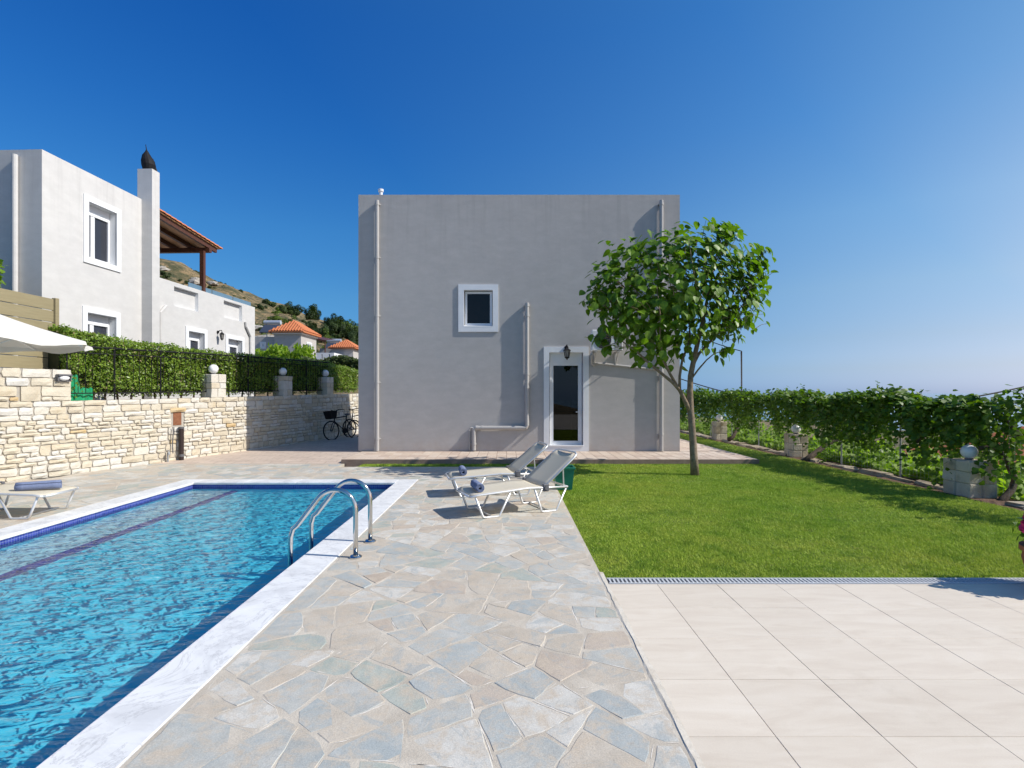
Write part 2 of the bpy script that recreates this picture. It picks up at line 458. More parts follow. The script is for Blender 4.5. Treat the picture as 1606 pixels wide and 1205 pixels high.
# ------------------------------------------------------------------ flagstone patio
def clip_poly(poly, nx_, ny_, d):
    out = []
    for i in range(len(poly)):
        a, b = poly[i], poly[(i+1) % len(poly)]
        da, db = a[0]*nx_+a[1]*ny_-d, b[0]*nx_+b[1]*ny_-d
        if da <= 0: out.append(a)
        if (da < 0 < db) or (db < 0 < da):
            t = da/(da-db); out.append((a[0]+(b[0]-a[0])*t, a[1]+(b[1]-a[1])*t))
    return out
def flagstones(x0, x1, y0, y1, size):
    """power diagram: irregular straight-sided stones of mixed sizes"""
    n = int((x1-x0)*(y1-y0)/(size*size))
    sx, sy = 0.85, 1.15
    pts = []
    tries = 0
    while len(pts) < n and tries < 20000:
        tries += 1
        q = (random.uniform(x0,x1), random.uniform(y0,y1))
        if all((q[0]-r[0])**2+(q[1]-r[1])**2 > (size*0.52)**2 for r in pts): pts.append(q)
    w = [random.uniform(-1,1)*size*size*0.26 for _ in pts]
    ang = [0.35*math.sin(q[0]*1.7+q[1]*0.9) for q in pts]
    res = []
    for i, q in enumerate(pts):
        poly = [(x0,y0),(x1,y0),(x1,y1),(x0,y1)]
        near = sorted(range(len(pts)), key=lambda j: (pts[j][0]-q[0])**2+(pts[j][1]-q[1])**2)[1:28]
        for j in near:
            r = pts[j]
            nx_, ny_ = 2*(r[0]-q[0])*sx, 2*(r[1]-q[1])*sy
            d = (r[0]**2*sx + r[1]**2*sy) - (q[0]**2*sx+q[1]**2*sy) + w[i] - w[j]
            poly = clip_poly(poly, nx_, ny_, d)
            if len(poly) < 3: break
        if len(poly) >= 3:
            A = 0.5*sum(poly[k][0]*poly[(k+1)%len(poly)][1]-poly[(k+1)%len(poly)][0]*poly[k][1] for k in range(len(poly)))
            if A > 0.006: res.append((poly, A))
    return res
def inset(poly, d):
    out = poly
    n = len(poly)
    for k in range(n):
        a, b = poly[k], poly[(k+1) % n]
        ex, ey = b[0]-a[0], b[1]-a[1]; l = math.hypot(ex, ey)
        if l < 1e-6: continue
        nx_, ny_ = ey/l, -ex/l
        out = clip_poly(out, nx_, ny_, nx_*a[0]+ny_*a[1]-d - random.uniform(0, 0.011))
        if len(out) < 3: return []
    return out
def stone_mb(mb, poly, z0, ztop, mi=0):
    cx = sum(q[0] for q in poly)/len(poly); cy = sum(q[1] for q in poly)/len(poly)
    ring = []
    for k in range(len(poly)):
        a, b = poly[k], poly[(k+1) % len(poly)]
        l = math.hypot(b[0]-a[0], b[1]-a[1])
        nseg = max(1, min(6, int(l/0.075)))
        for t in range(nseg):
            f = t/nseg
            j = 0.0085
            q = (a[0]+(b[0]-a[0])*f+random.uniform(-j,j), a[1]+(b[1]-a[1])*f+random.uniform(-j,j))
            if t == 0:      # knock the corner back a little
                q = (q[0]+(cx-q[0])*0.05, q[1]+(cy-q[1])*0.05)
            ring.append(q)
    n = len(ring)
    tx, ty = random.uniform(-1,1)*0.004, random.uniform(-1,1)*0.004
    lo = [(q[0], q[1], z0) for q in ring]
    mid = [(q[0], q[1], ztop-0.0014) for q in ring]
    hi = [(cx+(q[0]-cx)*0.97, cy+(q[1]-cy)*0.97, ztop+tx*(q[0]-cx)*3+ty*(q[1]-cy)*3) for q in ring]
    v = lo+mid+hi
    f = []
    for k in range(n):
        k2 = (k+1) % n
        f.append((k, k2, n+k2, n+k)); f.append((n+k, n+k2, 2*n+k2, 2*n+k))
    f.append(tuple(2*n+k for k in range(n)))
    mb.add(v, f, mi)
def flag_mat(i, a, b, c):
    m, N, L, P = new_mat('flagstone_%d' % i)
    p = pos(N)
    oi = N.new('ShaderNodeObjectInfo')
    off = N.new('ShaderNodeVectorMath'); off.operation = 'MULTIPLY_ADD'
    cb = N.new('ShaderNodeCombineXYZ'); L.new(oi.outputs['Random'], cb.inputs[0]); L.new(oi.outputs['Random'], cb.inputs[1])
    L.new(cb.outputs[0], off.inputs[0]); off.inputs[1].default_value = (17,31,0); L.new(p, off.inputs[2])
    v = off.outputs[0]
    col = ramp(N, L, noise(N, L, v, 3.4, 8, 0.66, 0.7), [(0.28, a), (0.5, b), (0.74, c)])
    col = mixc(N, L, ramp(N, L, noise(N, L, v, 7.5, 7, 0.7, 0.5), [(0.46,(0,0,0)),(0.62,(0.8,0.8,0.8))]), col, (0.53,0.445,0.345))
    col = mixc(N, L, ramp(N, L, noise(N, L, v, 4.3, 8, 0.75, 1.2), [(0.52,(0,0,0)),(0.63,(0.65,0.65,0.65))]), col, (0.35,0.385,0.385))
    col = mixc(N, L, ramp(N, L, noise(N, L, v, 26, 6, 0.75), [(0.58,(0,0,0)),(0.74,(0.5,0.5,0.5))]), col, (0.25,0.24,0.21))
    fine = ramp(N, L, noise(N, L, v, 130, 4, 0.8), [(0.25,(0.72,)*3),(0.75,(1.18,)*3)])
    col = mixc(N, L, 1.0, col, fine, 'MULTIPLY')
    L.new(col, P.inputs['Base Color']); P.inputs['Roughness'].default_value = 0.75; P.inputs['Specular IOR Level'].default_value = 0.25
    n1 = bump(N, L, noise(N, L, v, 5, 8, 0.7), 0.55, 0.012)
    L.new(bump(N, L, noise(N, L, v, 60, 5, 0.7), 0.35, 0.003, n1), P.inputs['Normal'])
    return m
FLAGS = [flag_mat(0, (0.36,0.365,0.34), (0.45,0.45,0.415), (0.53,0.515,0.47)),
         flag_mat(1, (0.43,0.375,0.30), (0.515,0.455,0.375), (0.58,0.525,0.44)),
         flag_mat(2, (0.32,0.345,0.335), (0.395,0.415,0.40), (0.47,0.48,0.455)),
         flag_mat(3, (0.41,0.335,0.265), (0.48,0.405,0.33), (0.54,0.47,0.39)),
         flag_mat(4, (0.50,0.475,0.42), (0.575,0.55,0.495), (0.64,0.61,0.55)),
         flag_mat(5, (0.31,0.34,0.295), (0.39,0.415,0.365), (0.47,0.48,0.42))]
cX0, cX1, cY1 = POOL_X0-COP, POOL_X1+COP, POOL_Y1+COP
mb = MB()
GZ0 = -0.0012
mb.box(cX1+0.004, DECK_R, -2, 11.45, -0.25, GZ0)
mb.box(-8.6, -3.72, cY1+0.004, 11.95, -0.25, GZ0)
mb.box(-3.716, cX1, cY1+0.004, 11.45, -0.25, GZ0)
mb.box(-9.6, cX0-0.004, -2, cY1, -0.25, GZ0)
mb.box(-9.6, DECK_R, -12, -2.004, -0.25, GZ0)
patio = obj('patio', mb, M['grout'], kind='structure')
def split_poly(poly, target):
    A = 0.5*abs(sum(poly[k][0]*poly[(k+1)%len(poly)][1]-poly[(k+1)%len(poly)][0]*poly[k][1] for k in range(len(poly))))
    if A < target*random.uniform(0.75, 2.1): return [poly]
    cx = sum(q[0] for q in poly)/len(poly); cy = sum(q[1] for q in poly)/len(poly)
    # cut roughly across the longest direction; of a few tries keep the one that leaves the squarest pieces
    best = max(((p_, q_) for p_ in poly for q_ in poly), key=lambda t: (t[0][0]-t[1][0])**2+(t[0][1]-t[1][1])**2)
    a0 = math.atan2(best[1][1]-best[0][1], best[1][0]-best[0][0])
    cand = []
    for _ in range(7):
        an = a0 + random.gauss(0, 0.45)
        nx_, ny_ = math.cos(an), math.sin(an)
        d = cx*nx_+cy*ny_ + random.gauss(0, 0.09)*math.sqrt(A)
        pcs = [clip_poly(poly, sg*nx_, sg*ny_, sg*d) for sg in (1, -1)]
        if all(len(c) >= 3 for c in pcs): cand.append((min(fat(c) for c in pcs)+random.uniform(0,0.12), pcs))
    if not cand: return [poly]
    out = []
    for c in max(cand, key=lambda t: t[0])[1]: out += split_poly(c, target)
    return out
def fat(c):
    """1 for a square, small for slivers and for sharp corners"""
    A = 0.5*abs(sum(c[k][0]*c[(k+1)%len(c)][1]-c[(k+1)%len(c)][0]*c[k][1] for k in range(len(c))))
    Lp = sum(math.hypot(c[k][0]-c[k-1][0], c[k][1]-c[k-1][1]) for k in range(len(c)))
    sharp = 1.0
    for k in range(len(c)):
        a1 = Vector((c[k-1][0]-c[k][0], c[k-1][1]-c[k][1])); a2 = Vector((c[(k+1)%len(c)][0]-c[k][0], c[(k+1)%len(c)][1]-c[k][1]))
        if a1.length > 1e-6 and a2.length > 1e-6: sharp = min(sharp, a1.angle(a2)/(math.pi/2))
    return 16*A/(Lp*Lp)*(0.35+0.65*sharp) - (0.25 if len(c) == 3 else 0)
stones = []
for (x0,x1,y0,y1,sz) in ((cX1+0.02, DECK_R-0.03, 1.55, 11.43, 0.074), (-3.7, cX1+0.02, cY1+0.02, 11.43, 0.085), (-8.4, -3.72, cY1+0.02, 11.93, 0.10), (-9.3, cX0-0.02, 3.2, cY1+0.0, 0.12)):
    for cell, A in flagstones(x0, x1, y0, y1, 0.95):
        for poly in split_poly(cell, sz):
            q = inset(poly, random.choice((-0.002, 0.0, 0.001, 0.005)))
            if len(q) >= 3:
                q = [p_ for k, p_ in enumerate(q) if math.hypot(p_[0]-q[k-1][0], p_[1]-q[k-1][1]) > 0.02]
                if len(q) > 3 and random.random() < 0.45:      # knock one corner off, leaving a patch of mortar
                    k = random.randrange(len(q)); p0, p1, p2 = q[k-1], q[k], q[(k+1) % len(q)]
                    f1, f2 = random.uniform(0.15,0.4), random.uniform(0.15,0.4)
                    q = q[:k]+[(p1[0]+(p0[0]-p1[0])*f1, p1[1]+(p0[1]-p1[1])*f1), (p1[0]+(p2[0]-p1[0])*f2, p1[1]+(p2[1]-p1[1])*f2)]+q[k+1:]
                if len(q) >= 3: stones.append(q)
# nearest first: those that show largest become parts of their own
def show(q):
    cx = sum(p[0] for p in q)/len(q); cy = sum(p[1] for p in q)/len(q)
    if cy < 1.7 or abs(CX + FX*cx/cy - 803) > 900: return 999
    return cy
stones.sort(key=show)
rest = MB()
for k, q in enumerate(stones):
    z = random.uniform(-0.0002, 0.0012)
    mi = random.choices(range(6), [6,5,2.5,2.0,4,2.5])[0]
    if k < 290:
        b = MB(); stone_mb(b, q, GZ0-0.01, z)
        obj('flagstone', b, FLAGS[mi], patio)
    else:
        stone_mb(rest, q, GZ0-0.01, z, mi)
obj('flagstones', rest, FLAGS, patio, kind='stuff')
# raised hairlines of pale pointing left along many of the joints
mb = MB()
for q in stones:
    cy = sum(p_[1] for p_ in q)/len(q)
    if cy > 9: continue
    for k in range(len(q)):
        if random.random() > 0.24: continue
        a, b = Vector((*q[k],0)), Vector((*q[(k+1) % len(q)],0))
        d = b-a
        if d.length < 0.06: continue
        nn = Vector((d.y,-d.x,0)).normalized(); ns = max(2, int(d.length/0.05))
        f0_, f1_ = random.uniform(0,0.3), random.uniform(0.65,1.0)
        prev = None
        for i in range(ns+1):
            c = a.lerp(b, f0_+(f1_-f0_)*i/ns) + nn*(0.005+random.uniform(-0.0025,0.0025)); w_ = random.uniform(0.0012,0.0042)*(0.35 if i in (0,ns) else 1)
            cur = ((c-nn*w_), (c+nn*w_))
            if prev: mb.add([(prev[0].x,prev[0].y,0.0005),(prev[1].x,prev[1].y,0.0005),(cur[1].x,cur[1].y,0.0005),(cur[0].x,cur[0].y,0.0005)], [(0,1,2,3)])
            prev = cur
obj('pointing', mb, pmat('pale_pointing', (0.66,0.60,0.52), (0.78,0.73,0.66), 30, 0.95), patio, kind='stuff')

# ------------------------------------------------------------------ tiled terrace with drain
m, N, L, P = new_mat('porcelain_tile')
p = pos(N)
oi = N.new('ShaderNodeObjectInfo')
mp = N.new('ShaderNodeMapping'); mp.inputs['Scale'].default_value = (1.0, 4.5, 1.0); L.new(p, mp.inputs['Vector'])
c = ramp(N, L, noise(N, L, mp.outputs[0], 2.2, 8, 0.62, 0.8), [(0.3,(0.615,0.53,0.43)),(0.55,(0.675,0.595,0.49)),(0.75,(0.705,0.63,0.53))])
c = mixc(N, L, 1.0, c, ramp(N, L, oi.outputs['Random'], [(0,(0.95,0.945,0.94)),(1,(1.03,1.03,1.03))]), 'MULTIPLY')
c = mixc(N, L, 1.0, c, ramp(N, L, noise(N, L, p, 190, 3, 0.8), [(0.3,(0.93,)*3),(0.7,(1.04,)*3)]), 'MULTIPLY')
c = mixc(N, L, ramp(N, L, noise(N, L, p, 1.6, 7, 0.7), [(0.58,(0,0,0)),(0.75,(0.4,0.4,0.4))]), c, (0.47,0.40,0.31))
L.new(c, P.inputs['Base Color']); P.inputs['Roughness'].default_value = 0.6; P.inputs['Specular IOR Level'].default_value = 0.3
L.new(bump(N, L, noise(N, L, p, 70, 5, 0.7), 0.3, 0.002), P.inputs['Normal'])
M['tile'] = m
mb = MB(); mb.box(DECK_R+0.002, 9.0, -12, 4.415, -0.25, -0.004)
terrace = obj('terrace', mb, pmat('tile_grout', (0.54,0.475,0.39), (0.64,0.575,0.48), 12, 0.9), kind='structure')
def tile_xs():
    e = [DECK_R+0.012, 1.248]
    while e[-1] < 8.5: e.append(e[-1]+0.497)
    return e
TX = tile_xs()
TY = [4.412 - 0.49*k for k in range(0, 9)]
for i in range(len(TX)-1):
    for j in range(len(TY)-1):
        a, b, y1, y0 = TX[i], TX[i+1], TY[j], TY[j+1]
        if CX + FX*a/max(y1,0.1) > 1700: continue
        g = 0.0013
        t = MB(); dz = random.uniform(-0.0007, 0.0007)
        t.bbox(a+g, b-g, y0+g, y1-g, -0.012, 0.0+dz, 0.0013)
        obj('tile', t, M['tile'], terrace)
# pale mortar fillet between flagstones and terrace tiles
mb = MB()
yy = np.linspace(1.4, 4.7, 60)
v = []; f = []
for k, y in enumerate(yy):
    w = 0.022 + 0.012*math.sin(y*7)+random.uniform(-0.006,0.006)
    v += [(DECK_R-0.012-w*0.6, y, -0.004), (DECK_R-0.01+random.uniform(-0.004,0.004), y, 0.0045), (DECK_R+0.018+w*0.3, y, 0.0015)]
for k in range(len(yy)-1):
    a = k*3; f += [(a,a+1,a+4,a+3), (a+1,a+2,a+5,a+4)]
mb.add(v, f)
obj('mortar_edge', mb, pmat('pale_mortar', (0.52,0.47,0.39), (0.64,0.59,0.51), 9, 0.95, 0.6, 60, 0.006, stain=(0.3,0.22,0.13), sscale=3, samt=0.6), terrace)
# drain channel
dr = thing('drain_channel', (DECK_R, 4.48, 0), 'long slotted grey drain grate between the lawn and the pale terrace tiles', 'drain')
mb = MB(); mb.box(DECK_R+0.03, 8.3, 4.417, 4.553, -0.12, -0.055); obj('trough', mb, pmat('trough_shade', (0.008,0.008,0.008), rough=1), dr)  # trough coloured near black to stand in for shade between the slats
mb = MB()
for y in (4.42, 4.535): mb.box(DECK_R+0.03, 8.3, y, y+0.016, -0.055, 0.004)
obj('edge_rail', mb, M['grate'], dr)
x = DECK_R+0.05; k = 0
slatb = MB(); slatb.box(-0.0075, 0.0075, 4.4365-4.48, 4.5345-4.48, -0.012, 0.002)
sl0 = None
while x < 5.2:
    if sl0 is None:
        sl0 = obj('slat', slatb, M['grate'], dr, local=True); s_ = sl0
    else:
        s_ = sl0.copy(); COL.objects.link(s_); s_.parent = dr
    s_.location = (x-DECK_R, 0, 0)
    x += 0.035; k += 1

# ------------------------------------------------------------------ swimming pool
def mosaic(name, scale, a, b, grout):
    m, N, L, P = new_mat(name)
    g = N.new('ShaderNodeNewGeometry')
    sp = N.new('ShaderNodeSeparateXYZ'); L.new(g.outputs['Position'], sp.inputs[0])
    ad = N.new('ShaderNodeMath'); ad.operation = 'ADD'; L.new(sp.outputs[0], ad.inputs[0]); L.new(sp.outputs[1], ad.inputs[1])
    cb = N.new('ShaderNodeCombineXYZ'); L.new(ad.outputs[0], cb.inputs[0]); L.new(sp.outputs[2], cb.inputs[1])
    br = N.new('ShaderNodeTexBrick'); br.offset = 0.0
    br.inputs['Scale'].default_value = scale; br.inputs['Mortar Size'].default_value = 0.045
    br.inputs['Brick Width'].default_value = 1.0; br.inputs['Row Height'].default_value = 1.0
    br.inputs['Color1'].default_value = (*a,1); br.inputs['Color2'].default_value = (*b,1); br.inputs['Mortar'].default_value = (*grout,1)
    L.new(cb.outputs[0], br.inputs['Vector'])
    L.new(br.outputs['Color'], P.inputs['Base Color']); P.inputs['Roughness'].default_value = 0.25
    return m
M['band'] = mosaic('blue_mosaic', 30, (0.02,0.035,0.24), (0.05,0.07,0.36), (0.25,0.30,0.45))
m, N, L, P = new_mat('pool_plaster')
p = pos(N)
L.new(ramp(N, L, noise(N, L, p, 0.8, 4), [(0.3,(0.085,0.66,0.82)),(0.7,(0.12,0.72,0.87))]), P.inputs['Base Color'])
P.inputs['Roughness'].default_value = 0.6
M['plaster'] = m
m, N, L, P = new_mat('bench_plaster')
p = pos(N)
L.new(ramp(N, L, noise(N, L, p, 0.8, 4), [(0.3,(0.36,0.66,0.74)),(0.7,(0.42,0.70,0.77))]), P.inputs['Base Color'])
M['bench'] = m
M['nosing'] = pmat('nosing_mosaic', (0.02,0.035,0.28), (0.05,0.06,0.36), 30, 0.3)
FLOOR = -0.53
mb = MB()
mb.add([(POOL_X0,POOL_Y0,FLOOR),(POOL_X1,POOL_Y0,FLOOR),(POOL_X1,POOL_Y1,FLOOR),(POOL_X0,POOL_Y1,FLOOR)], [(0,1,2,3)], 0)
def pwall(a, b):
    for z0, z1, mi in ((FLOOR, -0.27, 0), (-0.27, -0.03, 1)):
        mb.add([(a[0],a[1],z0),(b[0],b[1],z0),(b[0],b[1],z1),(a[0],a[1],z1)], [(3,2,1,0)], mi)
c4 = [(POOL_X0,POOL_Y0),(POOL_X1,POOL_Y0),(POOL_X1,POOL_Y1),(POOL_X0,POOL_Y1)]
for k in range(4): pwall(c4[(k+1) % 4], c4[k])
pool = obj('swimming_pool', mb, [M['plaster'], M['band']], kind='structure')
mb = MB()
mb.box(POOL_X0+0.003, -4.86, POOL_Y0, POOL_Y1-0.003, FLOOR+0.003, -0.40)
bench = obj('bench', mb, M['bench'], pool)
mb = MB(); mb.box(-4.96, -4.853, POOL_Y0, POOL_Y1-0.006, -0.50, -0.395)
nose = obj('bench_nosing', mb, M['nosing'], pool)
# water surface: real ripples
wx = np.arange(POOL_X0+0.001, POOL_X1, 0.0262); wy = np.arange(1.2, POOL_Y1, 0.0262)
wx = np.append(wx, POOL_X1-0.001); wy = np.append(np.insert(wy, 0, POOL_Y0), POOL_Y1-0.001)
WX, WY = np.meshgrid(wx, wy)
WZ = np.zeros_like(WX)
for k in range(70):
    lam = 10**rng.uniform(math.log10(0.13), math.log10(0.6))
    a = rng.normal(1.75, 0.75)                   # crests mostly lie across the pool
    kk = 2*math.pi/lam
    ph = rng.uniform(0, 6.28)
    warp = 0.35*np.sin(WX*1.3+WY*0.9+ph)
    WZ += np.sin(kk*(WX*math.cos(a)+WY*math.sin(a)) + ph + warp)*lam*0.00055
ny, nx = WX.shape
I = np.arange(ny*nx).reshape(ny, nx)
F = np.stack([I[:-1,:-1].ravel(), I[:-1,1:].ravel(), I[1:,1:].ravel(), I[1:,:-1].ravel()], 1)
m, N, L, P = new_mat('pool_water')
N.remove(P)
rf = N.new('ShaderNodeBsdfRefraction'); rf.inputs['IOR'].default_value = 1.33; rf.inputs['Roughness'].default_value = 0.0
rf.inputs['Color'].default_value = (0.93,0.99,1.0,1)
gl = N.new('ShaderNodeBsdfGlossy'); gl.inputs['Roughness'].default_value = 0.03
fr = N.new('ShaderNodeFresnel'); fr.inputs['IOR'].default_value = 1.33
wv = N.new('ShaderNodeMapping'); wv.inputs['Scale'].default_value = (1.0, 2.2, 1.0); L.new(pos(N), wv.inputs['Vector'])
rip = bump(N, L, noise(N, L, wv.outputs[0], 6.0, 1.5, 0.5, 0.8), 0.5, 0.011)
rip2 = bump(N, L, noise(N, L, wv.outputs[0], 5.0, 2.5, 0.55, 0.9), 1.0, 0.016)
L.new(rip2, gl.inputs['Normal']); L.new(rip2, fr.inputs['Normal'])
L.new(bump(N, L, noise(N, L, wv.outputs[0], 5.0, 1.0, 0.5, 0.6), 0.3, 0.010), rf.inputs['Normal'])

mx = N.new('ShaderNodeMixShader')
L.new(fr.outputs[0], mx.inputs[0]); L.new(rf.outputs[0], mx.inputs[1]); L.new(gl.outputs[0], mx.inputs[2])
L.new(mx.outputs[0], N['Material Output'].inputs['Surface'])
water = npobj('pool_water', np.stack([WX.ravel(), WY.ravel(), WZ.ravel()+WATER_Z], 1), F, m, kind='structure', smooth=True)
water.cycles.is_caustics_caster = True
for o in (pool, bench, nose): o.cycles.is_caustics_receiver = True
# marble coping, slab by slab
m, N, L, P = new_mat('white_marble')
p = pos(N)
c = ramp(N, L, noise(N, L, p, 2.2, 9, 0.68, 1.6), [(0.35,(0.60,0.60,0.60)),(0.5,(0.72,0.72,0.715)),(0.7,(0.77,0.77,0.76))])
vein = noise(N, L, p, 1.5, 10, 0.72, 2.2)
c = mixc(N, L, ramp(N, L, vein, [(0.485,(0,0,0)),(0.50,(0.55,0.55,0.55)),(0.515,(0,0,0))]), c, (0.34,0.34,0.35))
L.new(c, P.inputs['Base Color']); P.inputs['Roughness'].default_value = 0.5; P.inputs['Specular IOR Level'].default_value = 0.35
L.new(bump(N, L, noise(N, L, p, 30, 6, 0.7), 0.2, 0.003), P.inputs['Normal'])
M['marble'] = m
def coping(x0, x1, y0, y1):
    t = MB(); t.bbox(x0+0.0015, x1-0.0015, y0+0.0015, y1-0.0015, -0.035, 0.004+random.uniform(-0.0008,0.0008), 0.005)
    obj('coping_slab', t, M['marble'], pool)
y = cY1; seg = [1.32, 1.55, 1.4, 1.62, 1.48, 1.3, 1.6, 1.5]
for s_ in seg:
    coping(POOL_X1-0.02, cX1, y-s_, y); coping(cX0, POOL_X0+0.02, y-s_, y); y -= s_
x = POOL_X0+0.02
for s_ in (0.9, 0.92, 0.88, 0.91):
    coping(x, min(x+s_, POOL_X1-0.02), POOL_Y1-0.02, cY1); x += s_

# ------------------------------------------------------------------ paved slab round the house, and the lane
SLAB = 0.09
HX0, HX1, HY0, HY1, HTOP = -3.90, 4.47, 13.70, 18.20, 6.77
PAVE = [pmat('stamped_paving_%d' % i, a, b, 7, 0.8, 0.5, 60, 0.004, fine=0.12) for i, (a, b) in enumerate((((0.52,0.41,0.32),(0.60,0.49,0.395)), ((0.56,0.455,0.365),(0.64,0.535,0.44)), ((0.47,0.36,0.285),(0.56,0.45,0.365))))]
mb = MB()
mb.box(-3.81, 5.73, 12.0, HY0+0.05, -0.12, SLAB-0.004)
mb.box(HX1-0.05, 5.73, HY0+0.05, 26, -0.12, SLAB-0.004)
walkway = obj('walkway', mb, pmat('slab_concrete', (0.24,0.165,0.125), (0.33,0.24,0.19), 8, 0.9, 0.8, 40, 0.008), kind='structure')
pv = MB()
cnt = 0
for i, x in enumerate(np.arange(-3.8, 5.7, 0.235)):
    for j, y in enumerate(np.arange(12.03, 13.66, 0.41)):
        x1, y1 = min(x+0.235, 5.72), min(y+0.41, 13.69)
        sk = -0.05
        t = MB()
        g = 0.006
        v = [(x+g, y+g, 0), (x1-g, y+g, 0), (x1-g, y1-g, 0), (x+g, y1-g, 0)]
        v = [(min(max(a - (b-12.03)*0.0, -3.8), 5.72), b, 0) for a, b, _ in v]
        zt = SLAB + random.uniform(-0.001, 0.001)
        t.add([(a,b,SLAB-0.012) for a,b,_ in v]+[(a,b,zt) for a,b,_ in v], [(4,5,6,7),(0,1,5,4),(1,2,6,5),(2,3,7,6),(3,0,4,7)])
        obj('paver', t, PAVE[random.choice((0,0,1,1,2))], walkway); cnt += 1
rest = MB()
for x in np.arange(4.5, 5.7, 0.41):
    for y in np.arange(13.75, 25.6, 0.235):
        mi = random.choice((0,0,1,1,2))
        rest.box(x+0.006, min(x+0.404, 5.72), y+0.006, y+0.229, SLAB-0.012, SLAB+random.uniform(-0.001,0.001), mi)
obj('pavers', rest, PAVE, walkway, kind='stuff')

# lane between the stone wall and the house: ramps gently up from the patio
LANE = [(11.96, -0.004), (12.35, 0.035), (13.2, 0.075), (16, 0.08), (24, 0.12)]
lv, lf = [], []
for k, (y, z) in enumerate(LANE):
    xr = -3.81 if y < 13.6 else -3.7
    lv += [(-9.2, y, z*0.3), (-6.6, y, z*0.6), (xr-0.004, y, z)]
for k in range(len(LANE)-1):
    a = k*3; lf += [(a,a+1,a+4,a+3), (a+1,a+2,a+5,a+4)]
mb = MB(); mb.add(lv, lf)
m, N, L, P = new_mat('lane_paving')
p = pos(N)
br = N.new('ShaderNodeTexBrick'); br.inputs['Scale'].default_value = 1.0
br.inputs['Brick Width'].default_value = 0.42; br.inputs['Row Height'].default_value = 0.21; br.inputs['Mortar Size'].default_value = 0.008
br.inputs['Color1'].default_value = (0.56,0.455,0.37,1); br.inputs['Color2'].default_value = (0.50,0.40,0.325,1); br.inputs['Mortar'].default_value = (0.36,0.275,0.215,1)
L.new(p, br.inputs['Vector'])
L.new(mixc(N, L, 1.0, br.outputs['Color'], ramp(N, L, noise(N, L, p, 3, 6, 0.7), [(0.3,(0.85,)*3),(0.7,(1.1,)*3)]), 'MULTIPLY'), P.inputs['Base Color'])
P.inputs['Roughness'].default_value = 0.8
L.new(bump(N, L, br.outputs['Fac'], -0.6, 0.004), P.inputs['Normal'])
obj('lane', mb, m, kind='structure')

# ------------------------------------------------------------------ lawn
LAWN_R = 7.0
lawn_rects = [(DECK_R, LAWN_R, 4.553, 12.0), (5.73, LAWN_R, 12.0, 27), (-3.3, DECK_R, 11.45, 12.0)]
mb = MB()
for (x0,x1,y0,y1) in lawn_rects: mb.box(x0+0.001, x1, y0, y1-0.001, -0.25, -0.022)
m, N, L, P = new_mat('turf_thatch')
p = pos(N)
L.new(ramp(N, L, noise(N, L, p, 12, 6, 0.7), [(0.3,(0.09,0.16,0.015)),(0.7,(0.19,0.24,0.04))]), P.inputs['Base Color']); P.inputs['Roughness'].default_value = 1
L.new(bump(N, L, noise(N, L, p, 80, 4, 0.7), 1.0, 0.02), P.inputs['Normal'])
lawn = obj('lawn', mb, m, kind='structure')
pts = []
for (x0,x1,y0,y1) in lawn_rects:
    y = y0
    while y < y1:
        s_ = min(1.0, y1-y)
        d = 11000 if y < 6.5 else 7500 if y < 9 else 4500 if y < 13 else 1800
        n = int((x1-x0)*s_*d)
        q = np.stack([rng.uniform(x0-0.006, x1+0.05, n), rng.uniform(y+0.002, y+s_, n)], 1)
        pts.append(q); y += s_
pts = np.concatenate(pts)
keep = pts[:,0]/np.maximum(pts[:,1],0.1) < 1.08
pts = pts[keep]
n = len(pts)
th = rng.uniform(0, 2*math.pi, n); lean = rng.normal(0, 0.014, (n,2))
patch = np.sin(pts[:,0]*2.1+1)*np.sin(pts[:,1]*1.7+2) + np.sin(pts[:,0]*5.3)*np.sin(pts[:,1]*4.1)*0.5
hgt = rng.uniform(0.012, 0.031, n)*(1+0.2*patch); wd = rng.uniform(0.0022, 0.0042, n)*(1+0.05*pts[:,1])
A = np.stack([pts[:,0]+np.cos(th)*wd, pts[:,1]+np.sin(th)*wd, np.full(n,-0.022)], 1)
B = np.stack([pts[:,0]-np.cos(th)*wd, pts[:,1]-np.sin(th)*wd, np.full(n,-0.022)], 1)
C = np.stack([pts[:,0]+lean[:,0], pts[:,1]+lean[:,1], -0.022+hgt], 1)
V = np.concatenate([A,B,C]); F = np.stack([np.arange(n), np.arange(n)+n, np.arange(n)+2*n], 1)
m, N, L, P = new_mat('grass_blade')
p = pos(N)
c = ramp(N, L, noise(N, L, p, 28, 3, 0.75), [(0.28,(0.20,0.31,0.03)),(0.52,(0.39,0.51,0.06)),(0.74,(0.56,0.63,0.12))])
c = mixc(N, L, ramp(N, L, noise(N, L, p, 1.1, 6, 0.7), [(0.45,(0,0,0)),(0.7,(0.6,0.6,0.6))]), c, (0.52,0.52,0.09))
c = mixc(N, L, ramp(N, L, noise(N, L, p, 0.33, 4, 0.6), [(0.44,(0,0,0)),(0.60,(0.5,0.5,0.5))]), c, (0.22,0.40,0.035))
c = mixc(N, L, ramp(N, L, noise(N, L, p, 2.6, 5, 0.7), [(0.50,(0,0,0)),(0.66,(0.65,0.65,0.65))]), c, (0.14,0.27,0.02))
c = mixc(N, L, ramp(N, L, noise(N, L, p, 7, 4, 0.7), [(0.60,(0,0,0)),(0.76,(0.65,0.65,0.65))]), c, (0.48,0.41,0.16))
L.new(c, P.inputs['Base Color']); P.inputs['Roughness'].default_value = 0.6; P.inputs['Specular IOR Level'].default_value = 0.25
tr = N.new('ShaderNodeBsdfTranslucent'); L.new(c, tr.inputs['Color'])
mx = N.new('ShaderNodeMixShader'); mx.inputs[0].default_value = 0.3
